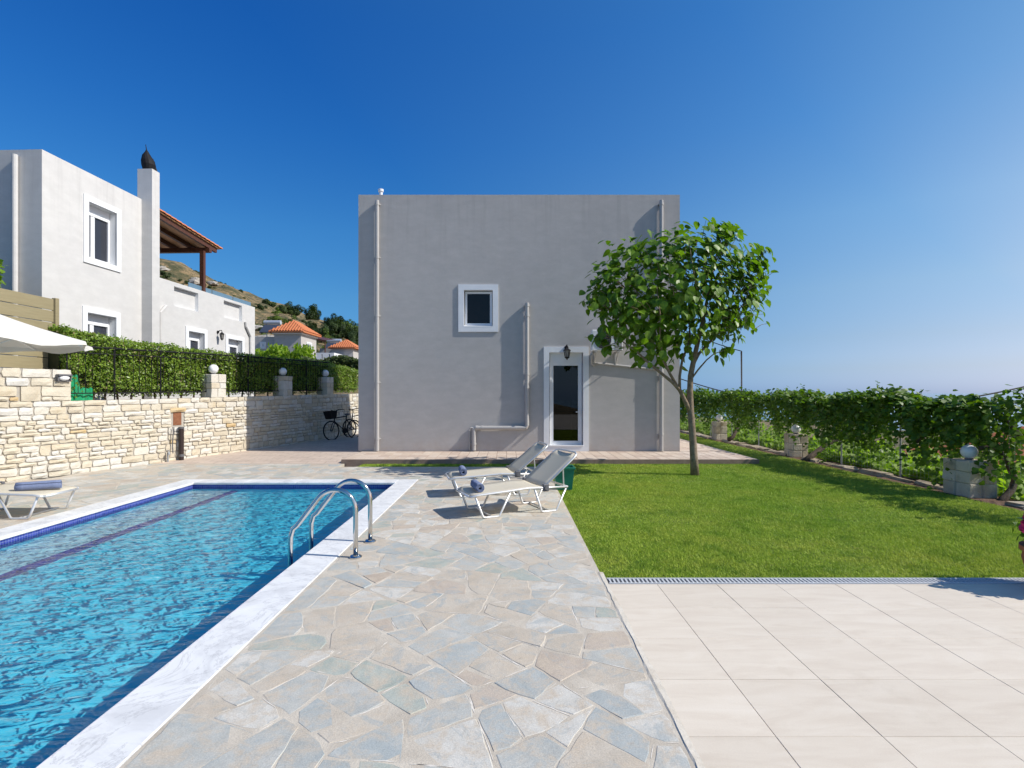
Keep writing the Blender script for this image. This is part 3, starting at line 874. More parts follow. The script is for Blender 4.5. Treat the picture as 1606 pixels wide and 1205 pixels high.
L.new(P.outputs[0], mx.inputs[1]); L.new(tr.outputs[0], mx.inputs[2]); L.new(mx.outputs[0], N['Material Output'].inputs['Surface'])
grass = npobj('grass', V, F, m, kind='stuff')

# ------------------------------------------------------------------ openings in walls
def wall_face(mb, O, u, n, U, z0, z1, holes, depth, mi=0, mi_rev=0):
    """a wall face with holes (u0,u1,z0,z1), each with its reveals of the given depth"""
    O, u, n = Vector(O), Vector(u), Vector(n)
    us = sorted({0, U, *[h[0] for h in holes], *[h[1] for h in holes]})
    zs = sorted({z0, z1, *[h[2] for h in holes], *[h[3] for h in holes]})
    P3 = lambda a, z, d=0: tuple(Vector((O.x+u.x*a+n.x*d, O.y+u.y*a+n.y*d, z)))
    for i in range(len(us)-1):
        for j in range(len(zs)-1):
            a, b, c, d = us[i], us[i+1], zs[j], zs[j+1]
            if any(h[0]-1e-6 <= a and b <= h[1]+1e-6 and h[2]-1e-6 <= c and d <= h[3]+1e-6 for h in holes): continue
            mb.add([P3(a,c),P3(b,c),P3(b,d),P3(a,d)], [(0,1,2,3)], mi)
    for h in holes:
        a, b, c, d = h[:4]
        for q in ([P3(a,c),P3(a,d),P3(a,d,-depth),P3(a,c,-depth)], [P3(b,c),P3(b,c,-depth),P3(b,d,-depth),P3(b,d)],
                  [P3(a,d),P3(b,d),P3(b,d,-depth),P3(a,d,-depth)], [P3(a,c),P3(a,c,-depth),P3(b,c,-depth),P3(b,c)]):
            mb.add(q, [(0,1,2,3)], mi_rev)
def surround(parent, O, u, n, u0, u1, z0, z1, w, proud, bottom=True):
    """plaster band round an opening"""
    mb = MB()
    zb = z0-w if bottom else z0
    mb.obox(O,u,n,u0-w,u0,zb,z1+w,-0.02,proud); mb.obox(O,u,n,u1,u1+w,zb,z1+w,-0.02,proud)
    mb.obox(O,u,n,u0,u1,z1,z1+w,-0.02,proud)
    if bottom: mb.obox(O,u,n,u0,u1,z0-w,z0,-0.02,proud)
    return obj('surround', mb, M['white'], parent)
def frame_ring(mb, O, u, n, u0, u1, z0, z1, w, n0, n1):
    mb.obox(O,u,n,u0,u0+w,z0,z1,n0,n1); mb.obox(O,u,n,u1-w,u1,z0,z1,n0,n1)
    mb.obox(O,u,n,u0+w,u1-w,z0,z0+w,n0,n1); mb.obox(O,u,n,u0+w,u1-w,z1-w,z1,n0,n1)

# ------------------------------------------------------------------ main house
fx = lambda px: (px-CX)*HY0/FX
fz = lambda py: EYE+(HY-py)*HY0/FX
house = thing('house', (0.3, HY0, SLAB), 'large plain grey two storey house block with small window and glass door', 'house')
O = (HX0, HY0, 0); U_ = (1,0,0); N_ = (0,-1,0)
win = (fx(727.7)-HX0, fx(772.7)-HX0, fz(512), fz(455.3))
door = (fx(861.5)-HX0, fx(914.5)-HX0, fz(700), fz(553))
mb = MB()
wall_face(mb, O, U_, N_, HX1-HX0, SLAB, HTOP, [win, door], 0.17, 0, 1)
mb.add([(HX0,HY0,SLAB),(HX0,HY1,SLAB),(HX0,HY1,HTOP),(HX0,HY0,HTOP)], [(0,3,2,1)], 0)
mb.add([(HX1,HY0,SLAB),(HX1,HY1,SLAB),(HX1,HY1,HTOP),(HX1,HY0,HTOP)], [(0,1,2,3)], 0)
mb.add([(HX0,HY1,SLAB),(HX1,HY1,SLAB),(HX1,HY1,HTOP),(HX0,HY1,HTOP)], [(0,3,2,1)], 0)
# parapet inner side and roof deck
t = 0.22
mb.add([(HX0,HY0,HTOP),(HX1,HY0,HTOP),(HX1,HY1,HTOP),(HX0,HY1,HTOP),(HX0+t,HY0+t,HTOP),(HX1-t,HY0+t,HTOP),(HX1-t,HY1-t,HTOP),(HX0+t,HY1-t,HTOP),
        (HX0+t,HY0+t,HTOP-0.5),(HX1-t,HY0+t,HTOP-0.5),(HX1-t,HY1-t,HTOP-0.5),(HX0+t,HY1-t,HTOP-0.5)],
       [(0,1,5,4),(1,2,6,5),(2,3,7,6),(3,0,4,7),(4,5,9,8),(5,6,10,9),(6,7,11,10),(7,4,8,11),(8,9,10,11)], 0)
obj('wall', mb, [M['stucco'], M['white']], house)
# rooms behind the openings, their shade put into a near-black colour
mb = MB()
def room(mb, u0, u1, z0, z1, d0, d1):
    x0, x1 = HX0+u0, HX0+u1
    mb.add([(x0,HY0+d0,z0),(x1,HY0+d0,z0),(x1,HY0+d0,z1),(x0,HY0+d0,z1),(x0,HY0+d1,z0),(x1,HY0+d1,z0),(x1,HY0+d1,z1),(x0,HY0+d1,z1)],
           [(4,5,6,7),(0,4,7,3),(1,2,6,5),(3,7,6,2),(0,1,5,4)], 0)
room(mb, win[0], win[1], win[2], win[3], 0.171, 1.5); room(mb, door[0], door[1], door[2], door[3], 0.171, 2.5)
obj('room', mb, M['dark'], house)
# window
w = MB(); frame_ring(w, O, U_, N_, win[0]+0.02, win[1]-0.02, win[2]+0.035, win[3]-0.02, 0.055, -0.165, -0.11)
wf = obj('window', w, M['pvc'], house)
w = MB(); w.obox(O,U_,N_,win[0]+0.075,win[1]-0.075,win[2]+0.09,win[3]-0.075,-0.145,-0.135); obj('pane', w, glass_mat('window_glass'), wf)
w = MB()
a, b = HX0+win[0], HX0+win[1]
w.add([(a,HY0+0.11,win[2]+0.034),(b,HY0+0.11,win[2]+0.034),(b,HY0-0.03,win[2]+0.001),(a,HY0-0.03,win[2]+0.001),(a,HY0-0.03,win[2]-0.02),(b,HY0-0.03,win[2]-0.02)], [(0,3,2,1),(3,4,5,2)])
obj('sill', w, M['white'], wf)
surround(wf, O, U_, N_, win[0], win[1], win[2], win[3], 0.145, 0.028)
for k in range(3):     # security bars seen inside the left edge of the pane
    pass
# door
w = MB(); d0, d1 = door[0]+0.02, door[1]-0.02
frame_ring(w, O, U_, N_, d0, d1, door[2]+0.03, fz(567.5), 0.065, -0.165, -0.10)
w.obox(O,U_,N_,d0,d1,fz(567.5)+0.002,door[3]-0.005,-0.165,-0.09)
df = obj('door', w, M['pvc'], house)
w = MB(); frame_ring(w, O, U_, N_, d0+0.066, d1-0.066, door[2]+0.097, fz(567.5)-0.067, 0.03, -0.155, -0.115); obj('sash', w, M['pvc'], df)
m, N, L, P = new_mat('door_glass')
N.remove(P)
tr = N.new('ShaderNodeBsdfTransparent'); tr.inputs[0].default_value = (0.45,0.45,0.44,1)
gl = N.new('ShaderNodeBsdfGlossy'); gl.inputs['Roughness'].default_value = 0.01
fr = N.new('ShaderNodeFresnel'); fr.inputs['IOR'].default_value = 1.5
mx = N.new('ShaderNodeMixShader'); L.new(fr.outputs[0], mx.inputs[0]); L.new(tr.outputs[0], mx.inputs[1]); L.new(gl.outputs[0], mx.inputs[2])
L.new(mx.outputs[0], N['Material Output'].inputs['Surface'])
M['door_glass'] = m
w = MB(); w.obox(O,U_,N_,d0+0.09,d1-0.09,door[2]+0.12,fz(567.5)-0.09,-0.140,-0.130); obj('pane', w, M['door_glass'], df)
w = MB(); w.obox(O,U_,N_,d1-0.085,d1-0.062,1.02,1.18,-0.10,-0.06); w.obox(O,U_,N_,d1-0.16,d1-0.085,1.10,1.12,-0.075,-0.06); obj('handle', w, M['pvc'], df)
surround(df, O, U_, N_, door[0], door[1], door[2]-0.0, door[3], 0.145, 0.028, bottom=False)
w = MB(); w.obox(O,U_,N_,door[0]-0.145,door[1]+0.145,SLAB+0.001,door[2]-0.002,-0.02,0.028); w.obox(O,U_,N_,door[0],door[1],door[2]-0.0,door[2]+0.028,-0.165,0.045); obj('threshold', w, M['white'], df)
# downpipes
def downpipe(px, py0, py1, collars):
    x = fx(px); w = MB()
    w.tube([(x, HY0-0.07, fz(py1)), (x, HY0-0.07, fz(py0))], 0.052, 12)
    o = obj('downpipe', w, M['pipe'], house, smooth=False)
    for cpy in collars:
        c = MB(); c.tube([(x,HY0-0.07,fz(cpy)-0.03),(x,HY0-0.07,fz(cpy)+0.03)], 0.060, 12); c.obox(O,U_,N_,x-HX0-0.075,x-HX0+0.075,fz(cpy)-0.012,fz(cpy)+0.012,-0.01,0.07)
        obj('bracket', c, M['pipe'], o)
    return o
downpipe(592.5, 316, 707, (322, 405, 496, 600, 688)); downpipe(1036, 316, 707, (322, 405, 496, 590, 681))
w = MB(); x = fx(826.5); x2 = fx(743.5)
w.tube([(x,HY0-0.07,fz(476)),(x,HY0-0.07,fz(667)),(x-0.03,HY0-0.07,fz(670.5)),(x-0.08,HY0-0.07,fz(671)),(x2+0.05,HY0-0.07,fz(671)),(x2,HY0-0.07,fz(673)),(x2,HY0-0.07,fz(677)),(x2,HY0-0.07,fz(706))], 0.052, 12)
dp = obj('downpipe', w, M['pipe'], house)
for (cx_, cy_) in ((826.5,480),(826.5,496),(826.5,587),(826.5,608),(743.5,696)):
    c = MB(); X_ = fx(cx_); c.tube([(X_,HY0-0.07,fz(cy_)-0.03),(X_,HY0-0.07,fz(cy_)+0.03)], 0.060, 12); c.obox(O,U_,N_,X_-HX0-0.075,X_-HX0+0.075,fz(cy_)-0.012,fz(cy_)+0.012,-0.01,0.07); obj('bracket', c, M['pipe'], dp)
for cx_ in (757, 748):
    c = MB(); X_ = fx(cx_); c.tube([(X_-0.03,HY0-0.07,fz(671)),(X_+0.03,HY0-0.07,fz(671))], 0.060, 12); obj('bracket', c, M['pipe'], dp)
w = MB(); X_ = fx(736.5); w.tube([(X_,HY0-0.035,fz(706)),(X_,HY0-0.035,fz(674)),(X_+0.03,HY0-0.035,fz(671)),(X_+0.09,HY0-0.02,fz(671))], 0.018, 8); obj('cable_pipe', w, M['pipe'], house)
# conduit from the air conditioner
w = MB(); w.tube([(fx(931),HY0-0.03,fz(570)),(fx(960),HY0-0.03,fz(572.5)),(fx(1030),HY0-0.03,fz(580))], 0.026, 8); obj('conduit', w, M['pipe'], house)
w = MB(); X_ = fx(590); w.lathe((X_,HY0+0.5,HTOP-0.5), [(0.05,0),(0.05,0.76),(0.075,0.77),(0.075,0.83),(0.05,0.84)], 12); obj('vent_pipe', w, M['pvc'], house)

# air conditioner on brackets
ac = thing('air_conditioner', (fx(948), HY0, fz(553)), 'white outdoor air conditioner box on wall brackets behind the tree leaves', 'air conditioner')
AY = HY0-0.15
ax0, ax1, az0, az1 = fx(924.5), fx(971), fz(552), fz(520.5)
w = MB(); w.bbox(ax0, ax1, AY-0.28, AY, az0, az1, 0.015); obj('casing', w, M['pvc'], ac)
w = MB(); cxa, cza = ax0+0.27, (az0+az1)/2
for r in (0.05, 0.09, 0.13, 0.17, 0.205):
    w.tube([(cxa+r*math.cos(a), AY-0.286, cza+r*math.sin(a)) for a in np.linspace(0, 2*math.pi, 25)], 0.005, 5, cap=False)
for a in np.linspace(0, math.pi, 7)[:-1]:
    w.tube([(cxa+0.205*math.cos(a), AY-0.287, cza+0.205*math.sin(a)), (cxa-0.205*math.cos(a), AY-0.287, cza-0.205*math.sin(a))], 0.004, 5)
obj('fan_grille', w, M['plastic'], ac)
w = MB(); w.tube([(cxa,AY-0.2805,cza),(cxa,AY-0.2815,cza)], 0.215, 28); obj('fan_opening', w, M['dark'], ac)
w = MB(); w.box(ax1-0.2, ax1-0.012, AY-0.2835, AY-0.279, az0+0.03, az1-0.03)
for k in range(5): w.box(ax1-0.18, ax1-0.03, AY-0.286, AY-0.283, az0+0.08+k*0.03, az0+0.092+k*0.03)
obj('side_panel', w, M['pipe'], ac)
for X_ in (ax0+0.1, ax1-0.1):
    w = MB(); w.box(X_-0.02, X_+0.02, AY-0.34, HY0, az0-0.04, az0-0.003); w.box(X_-0.02, X_+0.02, HY0-0.035, HY0, az0-0.38, az0-0.04)
    w.tube([(X_,AY-0.22,az0-0.03),(X_,HY0-0.02,az0-0.34)], 0.014, 6)
    obj('bracket', w, M['pipe'], ac)
w = MB(); w.tube([(ax0+0.12,AY-0.06,az0+0.1),(ax0+0.02,AY-0.05,az0-0.1),(ax0+0.05,HY0-0.05,az0-0.32),(ax0+0.12,HY0-0.03,az0-0.36)], 0.028, 8); obj('hose', w, M['pipe'], ac)

def lantern(X_, Y_, Z_, n, label, s=1.0):
    """black coach lantern hanging from a wall arm"""
    l = thing('wall_lantern', (X_, Y_, Z_), label, 'lantern')
    n = Vector(n); c = Vector((X_,Y_,Z_)) + n*0.13*s
    w = MB(); P0 = Vector((X_,Y_,Z_))
    w.tube([P0+n*0.0, P0+n*0.02*s], 0.045*s, 10)
    w.tube([P0+n*0.02*s, P0+n*0.07*s+Vector((0,0,0.05*s)), P0+n*0.12*s+Vector((0,0,0.05*s)), c+Vector((0,0,0.01*s))], 0.012*s, 6)
    obj('arm', w, M['black'], l)
    w = MB(); w.lathe(c, [(0.012*s,0.0),(0.03*s,-0.02*s),(0.075*s,-0.055*s),(0.078*s,-0.065*s)], 6); obj('cap', w, M['black'], l)
    w = MB()
    for k in range(6):
        a = k*math.pi/3
        w.tube([c+Vector((0.068*s*math.cos(a),0.068*s*math.sin(a),-0.06*s)), c+Vector((0.042*s*math.cos(a),0.042*s*math.sin(a),-0.2*s))], 0.006*s, 5)
    w.lathe(c, [(0.05*s,-0.2*s),(0.05*s,-0.215*s),(0.015*s,-0.235*s),(0.008*s,-0.26*s)], 6)
    obj('cage', w, M['black'], l)
    w = MB(); w.lathe(c, [(0.06*s,-0.066*s),(0.037*s,-0.198*s)], 6); obj('glass', w, glass_mat('lantern_glass', (0.25,0.24,0.22), 0.1), l)
    return l
lantern(fx(888), HY0-0.03, fz(546), (0,-1,0), 'black wall lantern hanging above the glass door of the grey house', 1.25)

# ------------------------------------------------------------------ retaining stone wall on the left
WP = np.array([(-10.35,6.6),(-9.75,8.0),(-9.1,9.43),(-8.45,11.0),(-7.86,12.4),(-7.17,14.0),(-6.55,16.3),(-6.04,18.3),(-5.45,20.9),(-4.9,23.5)])
seg = np.hypot(*np.diff(WP, axis=0).T); WS = np.concatenate([[0], np.cumsum(seg)])
def wp(s):
    x = np.interp(s, WS, WP[:,0]); y = np.interp(s, WS, WP[:,1])
    e = 0.25
    dx = np.interp(s+e, WS, WP[:,0])-np.interp(s-e, WS, WP[:,0]); dy = np.interp(s+e, WS, WP[:,1])-np.interp(s-e, WS, WP[:,1])
    l = math.hypot(dx, dy)
    return Vector((x, y, 0)), Vector((dx/l, dy/l, 0)), Vector((dy/l, -dx/l, 0))   # point, along, outward (to the yard)
_SPX = {}
def s_of_px(px):
    if px not in _SPX: _SPX[px] = _s_of_px(px)
    return _SPX[px]
def _s_of_px(px):
    best = min(np.linspace(0, WS[-1], 2000), key=lambda s: abs(CX+FX*np.interp(s,WS,WP[:,0])/np.interp(s,WS,WP[:,1])-px))
    return float(best)
S_END = WS[-1]; S_STEP = s_of_px(112)
def wtop(s): return float(np.interp(s, [0, S_STEP, s_of_px(340), s_of_px(560), S_END], [1.45, 1.455, 1.50, 1.59, 1.62]))
swall = thing('stone_wall', (-8.0, 12.0, 0), 'long curving cream limestone retaining wall along the left of the pool yard', 'wall')
mb = MB(); v, f = [], []
ss = np.linspace(0, S_END, 60)
for s_ in ss:
    p_, a_, n_ = wp(s_)
    zt = wtop(s_)-0.012
    q0, q1 = p_-n_*0.012, p_-n_*0.5
    v += [(q0.x,q0.y,-0.2),(q0.x,q0.y,zt),(q1.x,q1.y,zt),(q1.x,q1.y,-0.2)]
for k in range(len(ss)-1):
    a = k*4
    for j in range(3): f.append((a+j, a+4+j, a+5+j, a+1+j))
mb.add(v, f)
v, f = [], []
ss = np.linspace(0, S_STEP-0.004, 14)
for s_ in ss:
    p_, a_, n_ = wp(s_); q0, q1 = p_-n_*0.014, p_-n_*0.5
    v += [(q0.x,q0.y,1.44),(q0.x,q0.y,2.06),(q1.x,q1.y,2.06),(q1.x,q1.y,1.44)]
for k in range(len(ss)-1):
    a = k*4
    for j in range(3): f.append((a+j, a+4+j, a+5+j, a+1+j))
f.append(tuple((len(ss)-1)*4+j for j in range(4)))
mb.add(v, f)
obj('core', mb, M['mortar'], swall)
def lime_mat(i, a, b, stain, samt):
    return pmat('limestone_%d' % i, a, b, 5, 0.9, 0.8, 28, 0.012, stain=stain, sscale=3.5, samt=samt, fine=0.18)
LIME = [lime_mat(0, (0.56,0.505,0.395), (0.665,0.605,0.49), (0.44,0.38,0.28), 0.35), lime_mat(1, (0.60,0.56,0.48), (0.69,0.655,0.58), (0.46,0.40,0.31), 0.35),
        lime_mat(2, (0.52,0.455,0.345), (0.62,0.555,0.435), (0.42,0.35,0.25), 0.4), lime_mat(3, (0.56,0.49,0.37), (0.645,0.575,0.45), (0.50,0.38,0.21), 0.4),
        lime_mat(4, (0.52,0.38,0.19), (0.60,0.49,0.32), (0.48,0.28,0.10), 0.5), lime_mat(5, (0.61,0.585,0.53), (0.69,0.67,0.62), (0.38,0.35,0.30), 0.35)]
HOLE = (s_of_px(269), s_of_px(288))
def wall_stone(mb, s0, s1, z0, z1, proud, mi=0):
    """rough faced stone: bulged front grid, straight sides"""
    g = 0.0085
    s0 += g*random.uniform(0.7,1.6); s1 -= g*random.uniform(0.7,1.6); z0 += g*random.uniform(0.6,1.4); z1 -= g*random.uniform(0.6,1.4)
    if s1-s0 < 0.03 or z1-z0 < 0.02: return False
    nu = 4 if s1-s0 > 0.2 else 3
    v = []
    us = np.linspace(s0, s1, nu); zs = (z0, (z0+z1)/2, z1)
    for iz, z in enumerate(zs):
        for iu, s_ in enumerate(us):
            edge = iz != 1 or iu in (0, nu-1)
            corner = iz != 1 and iu in (0, nu-1)
            ss_ = s_ + random.uniform(-1,1)*0.010; zz = z + random.uniform(-1,1)*0.009*(1 if iz != 1 else 0.5)
            if corner: ss_ += 0.014*(1 if iu == 0 else -1)
            p_, a_, n_ = wp(ss_)
            d = (proud*0.45 + random.uniform(-0.003,0.003)) if edge else proud + random.uniform(-0.008,0.008)
            q = p_ + n_*d
            v.append((q.x, q.y, zz))
    nfr = len(v)
    ring = list(range(nu)) + [nu*2-1] + list(range(nu*3-1, nu*2-1, -1)) + [nu]
    for r in ring:
        iz, iu = divmod(r, nu)
        p_, a_, n_ = wp(us[iu]); q = p_ - n_*0.03
        v.append((q.x, q.y, v[r][2]))
    f = []
    for iz in range(2):
        for iu in range(nu-1):
            a = iz*nu+iu; f.append((a, a+1, a+nu+1, a+nu))
    for k in range(len(ring)):
        k2 = (k+1) % len(ring); f.append((ring[k], nfr+k, nfr+k2, ring[k2]))
    mb.add(v, f, mi)
    return True
blocks = []
def fill(sa, sb, z0, z1f, coarse):
    zcap = max(z1f(sa), z1f(sb)); z = z0
    rows = []
    while z < zcap-0.04:
        h = random.choice((0.06,0.075,0.09,0.105,0.085,0.12,0.145)) * coarse
        if zcap-(z+h) < 0.05: h = zcap-z
        rows.append((z, z+h)); z += h
    taken = []
    for ri, (a, b) in enumerate(rows):
        s_ = sa
        while s_ < sb-0.02:
            l = random.uniform(0.17, 0.46)*(0.75+0.25*coarse)*(0.8 if b-a < 0.1 else 1)
            if sb-(s_+l) < 0.1: l = sb-s_
            blk = next((t_ for t_ in taken if t_[2] == ri and t_[0] < s_+l and t_[1] > s_), None)
            if blk:
                if blk[0]-s_ > 0.07: blocks.append((s_, blk[0], a, b))
                s_ = blk[1]; continue
            top = b
            if ri+1 < len(rows) and random.random() < 0.055 and l < 0.34:
                top = rows[ri+1][1]; taken.append((s_, s_+l, ri+1))
            # bend the courses with the top of the wall
            blocks.append((s_, s_+l, a, top)); s_ += l
fill(s_of_px(-60), s_of_px(566), -0.02, lambda s: 1.455, 1.0)
low = len(blocks)
fill(s_of_px(-60), S_STEP, 1.455, lambda s: 2.07, 1.35)
blocks = [(b, k >= low) for k, b in enumerate(blocks)]
hz0, hz1 = at(278, 668, 12.4).z, at(278, 647, 12.4).z
def in_hole(b): return b[0] < HOLE[1] and b[1] > HOLE[0] and b[2] < hz1 and b[3] > hz0
trim = []
for b, up_ in blocks:
    if not in_hole(b): trim.append((b, up_)); continue
    if b[0] < HOLE[0]-0.06: trim.append(((b[0], HOLE[0]-0.005, b[2], b[3]), up_))
    if b[1] > HOLE[1]+0.06: trim.append(((HOLE[1]+0.005, b[1], b[2], b[3]), up_))
    if b[2] < hz0-0.05: trim.append(((max(b[0],HOLE[0]), min(b[1],HOLE[1]), b[2], hz0), up_))
blocks = trim
blocks.sort(key=lambda b: -(b[0][1]-b[0][0])*(b[0][3]-b[0][2])/np.interp(b[0][0], WS, WP[:,1])**2)
rest = MB(); made = 0
for (b, upper) in blocks:
    s0, s1, z0, z1 = b
    if not upper:      # lower courses follow the slowly rising wall top
        k_ = wtop((s0+s1)/2)/1.455
        z0, z1 = z0*k_, z1*k_
    proud = random.uniform(0.006, 0.036)
    mi = random.choices(range(6), [6,6,4,3,0.25,3])[0]
    if made < 298:
        t = MB()
        if wall_stone(t, s0, s1, z0, z1, proud): obj('stone', t, LIME[mi], swall); made += 1
    else:
        wall_stone(rest, s0, s1, z0, z1, proud, mi)
obj('stones', rest, LIME, swall, kind='stuff')
# weep hole with drain pipe and hose below it
p_, a_, n_ = wp((HOLE[0]+HOLE[1])/2)
t = MB(); t.obox(p_, a_, n_, -0.10, 0.10, hz0+0.01, hz1, -0.011, -0.006)
obj('recess', t, pmat('rusty_recess', (0.16,0.06,0.03), (0.28,0.12,0.06), 20, 0.9), swall)
t = MB(); 
lin = (HOLE[0]-0.06, HOLE[1]+0.06)
wall_stone(t, lin[0], lin[1], hz1, hz1+0.12, 0.05); obj('lintel', t, LIME[4], swall)
dp = thing('drain_pipe', (p_.x+n_.x*0.08, p_.y+n_.y*0.08, 0), 'dark brown drain pipe standing against the stone wall', 'pipe')
q = p_+n_*0.09+a_*0.03
t = MB(); t.tube([(q.x,q.y,0.0),(q.x,q.y,hz0-0.03)], 0.055, 12); obj('pipe', t, pmat('brown_pipe', (0.035,0.022,0.02), rough=0.4), dp)
t = MB(); t.tube([(q.x,q.y,0.10),(q.x,q.y,0.16)], 0.062, 12); obj('collar', t, M['plastic'], dp); t = MB(); t.tube([(q.x,q.y,hz0-0.07),(q.x,q.y,hz0-0.03)], 0.062, 12); obj('collar', t, M['plastic'], dp)
hs = thing('hose_tap', (q.x, q.y, 0), 'thin garden hose and tap beside the drain pipe on the stone wall', 'hose')
q2 = p_+n_*0.07-a_*0.16
t = MB(); t.tube([(q2.x,q2.y,hz0-0.02),(q2.x+0.01,q2.y,0.7),(q2.x-0.01,q2.y,0.4),(q2.x+0.015,q2.y-0.02,0.2)], 0.012, 6); obj('hose', t, M['plastic'], hs)
t = MB(); q3 = q2-a_*0.12; t.tube([(q3.x,q3.y,0.0),(q3.x,q3.y,0.22),(q3.x+0.05,q3.y-0.04,0.24),(q3.x+0.07,q3.y-0.05,0.18)], 0.02, 8); t.tube([(q3.x-0.03,q3.y,0.27),(q3.x+0.03,q3.y,0.27)], 0.012, 6); obj('tap', t, M['galv'], hs)
# bulkhead lamp near the end of the raised wall
p_, a_, n_ = wp(S_STEP-0.16)
bl = thing('bulkhead_lamp', (p_.x+n_.x*0.03, p_.y+n_.y*0.03, 1.9), 'oval grey bulkhead lamp fixed to the end of the raised stone wall', 'lamp')
t = MB(); Q = p_+n_*0.03
prof = []
v = []
for ring, (r, d) in enumerate(((1.0,0.0),(1.0,0.04),(0.8,0.075),(0.3,0.09))):
    for k in range(16):
        a = 2*math.pi*k/16; q = Q + a_*(0.095*r*math.cos(a)) + n_*d
        v.append((q.x, q.y, 1.9+0.055*r*math.sin(a)))
f = [(i*16+k, i*16+(k+1)%16, (i+1)*16+(k+1)%16, (i+1)*16+k) for i in range(3) for k in range(16)] + [tuple(48+k for k in range(16))]
t.add(v, f); obj('diffuser', t, M['globe'], bl, smooth=True)
t = MB(); t.obox(Q, a_, n_, -0.115, 0.115, 1.94, 1.97, -0.01, 0.095); t.obox(Q, a_, n_, -0.115, -0.098, 1.85, 1.94, -0.01, 0.06); t.obox(Q, a_, n_, 0.098, 0.115, 1.85, 1.94, -0.01, 0.06); t.obox(Q, a_, n_, -0.115, 0.115, 1.83, 1.85, -0.01, 0.04)
obj('hood', t, M['plastic'], bl)

# ------------------------------------------------------------------ pillars with globe lamps
def block_faces(mb_list, x0, x1, y0, y1, z0, z1):
    pass
PILL = [lime_mat(9, (0.55,0.47,0.35), (0.66,0.59,0.47), (0.28,0.22,0.15), 0.6), lime_mat(10, (0.50,0.40,0.27), (0.61,0.52,0.38), (0.24,0.18,0.12), 0.6)]
def pillar(cx_, cy_, z0, w_, d_, h, rz, label, glabel, gr, gdia, rows=3):
    p = thing('stone_pillar', (cx_, cy_, z0), label, 'pillar', gr, rz)
    t = MB(); t.box(-w_/2+0.015, w_/2-0.015, -d_/2+0.015, d_/2-0.015, -0.1, h-0.01); obj('core', t, M['mortar'], p, local=True)
    hh = np.linspace(0, h, rows+1); hh[1:-1] += np.array([random.uniform(-.05,.05) for _ in range(rows-1)])
    for r in range(rows):
        cut = random.uniform(0.38, 0.62); cut2 = random.uniform(0.38,0.62)
        for (a0,a1,b0,b1) in ((0,cut,0,0.5),(cut,1,0,0.5),(0,cut2,0.5,1),(cut2,1,0.5,1)):
            t = MB(); g = 0.006
            t.bbox(-w_/2+a0*w_+g*(a0>0), -w_/2+a1*w_-g*(a1<1), -d_/2+b0*d_+g*(b0>0), -d_/2+b1*d_-g*(b1<1), hh[r]+g*(r>0), hh[r+1]-g*0.5, 0.012)
            t.v = [(x+random.uniform(-.008,.008), y+random.uniform(-.008,.008), z+random.uniform(-.005,.005)) for x,y,z in t.v]
            obj('stone', t, LIME[random.choice((0,1,2,3,2,5))] if cx_ < 0 else PILL[random.choice((0,0,1))], p, local=True)
    g = thing('globe_lamp', (cx_, cy_, z0+h), glabel, 'lamp', 'white globe lamps on stone pillars')
    t = MB(); t.lathe((0,0,0), [(0.06,-0.004),(0.06,0.02),(0.045,0.03)], 12); obj('base', t, M['plastic'], g, local=True)
    t = MB(); r = gdia/2
    t.lathe((0,0,r+0.015), [(max(0.001, r*math.cos(a)), r*math.sin(a)) for a in np.linspace(-1.45, 1.55, 14)], 24); obj('globe', t, M['globe'], g, smooth=True, local=True)
    return p
pillar(7.36, 8.40, -0.03, 0.44, 0.50, 0.57, 0, 'nearest cream stone pillar in the vine fence, beside a bent vine trunk', 'white globe lamp on the nearest stone pillar of the vine fence', 'stone pillars along the vine fence', 0.225)
pillar(7.44, 13.6, -0.03, 0.38, 0.46, 0.58, 0, 'middle stone pillar of the vine fence next to a leaning vine trunk', 'white globe lamp on the middle pillar of the vine fence', 'stone pillars along the vine fence', 0.225)
pillar(7.42, 18.5, -0.03, 0.38, 0.46, 0.64, 0, 'farthest stone pillar of the vine fence near the house corner', 'white globe lamp on the farthest pillar of the vine fence, near the house corner', 'stone pillars along the vine fence', 0.225)
for px_, lab, gl_, wz in ((344, 'wide cream stone pillar on the wall where the hedge is still sunlit', 'white globe lamp on the sunlit pillar above the stone wall', 0.42),
                      (453, 'stone pillar on the wall in front of the shaded hedge', 'white globe lamp on the pillar in front of the shaded hedge', 0.40),
                      (519, 'small shaded stone pillar on the wall above the two bicycles', 'white globe lamp on the shaded pillar above the bicycles', 0.40)):
    s_ = s_of_px(px_); p_, a_, n_ = wp(s_); q = p_ - n_*0.22
    pillar(q.x, q.y, wtop(s_)-0.012, wz, wz, 0.60, math.atan2(a_.y, a_.x), lab, gl_, 'stone pillars on the retaining wall', 0.24, 3)

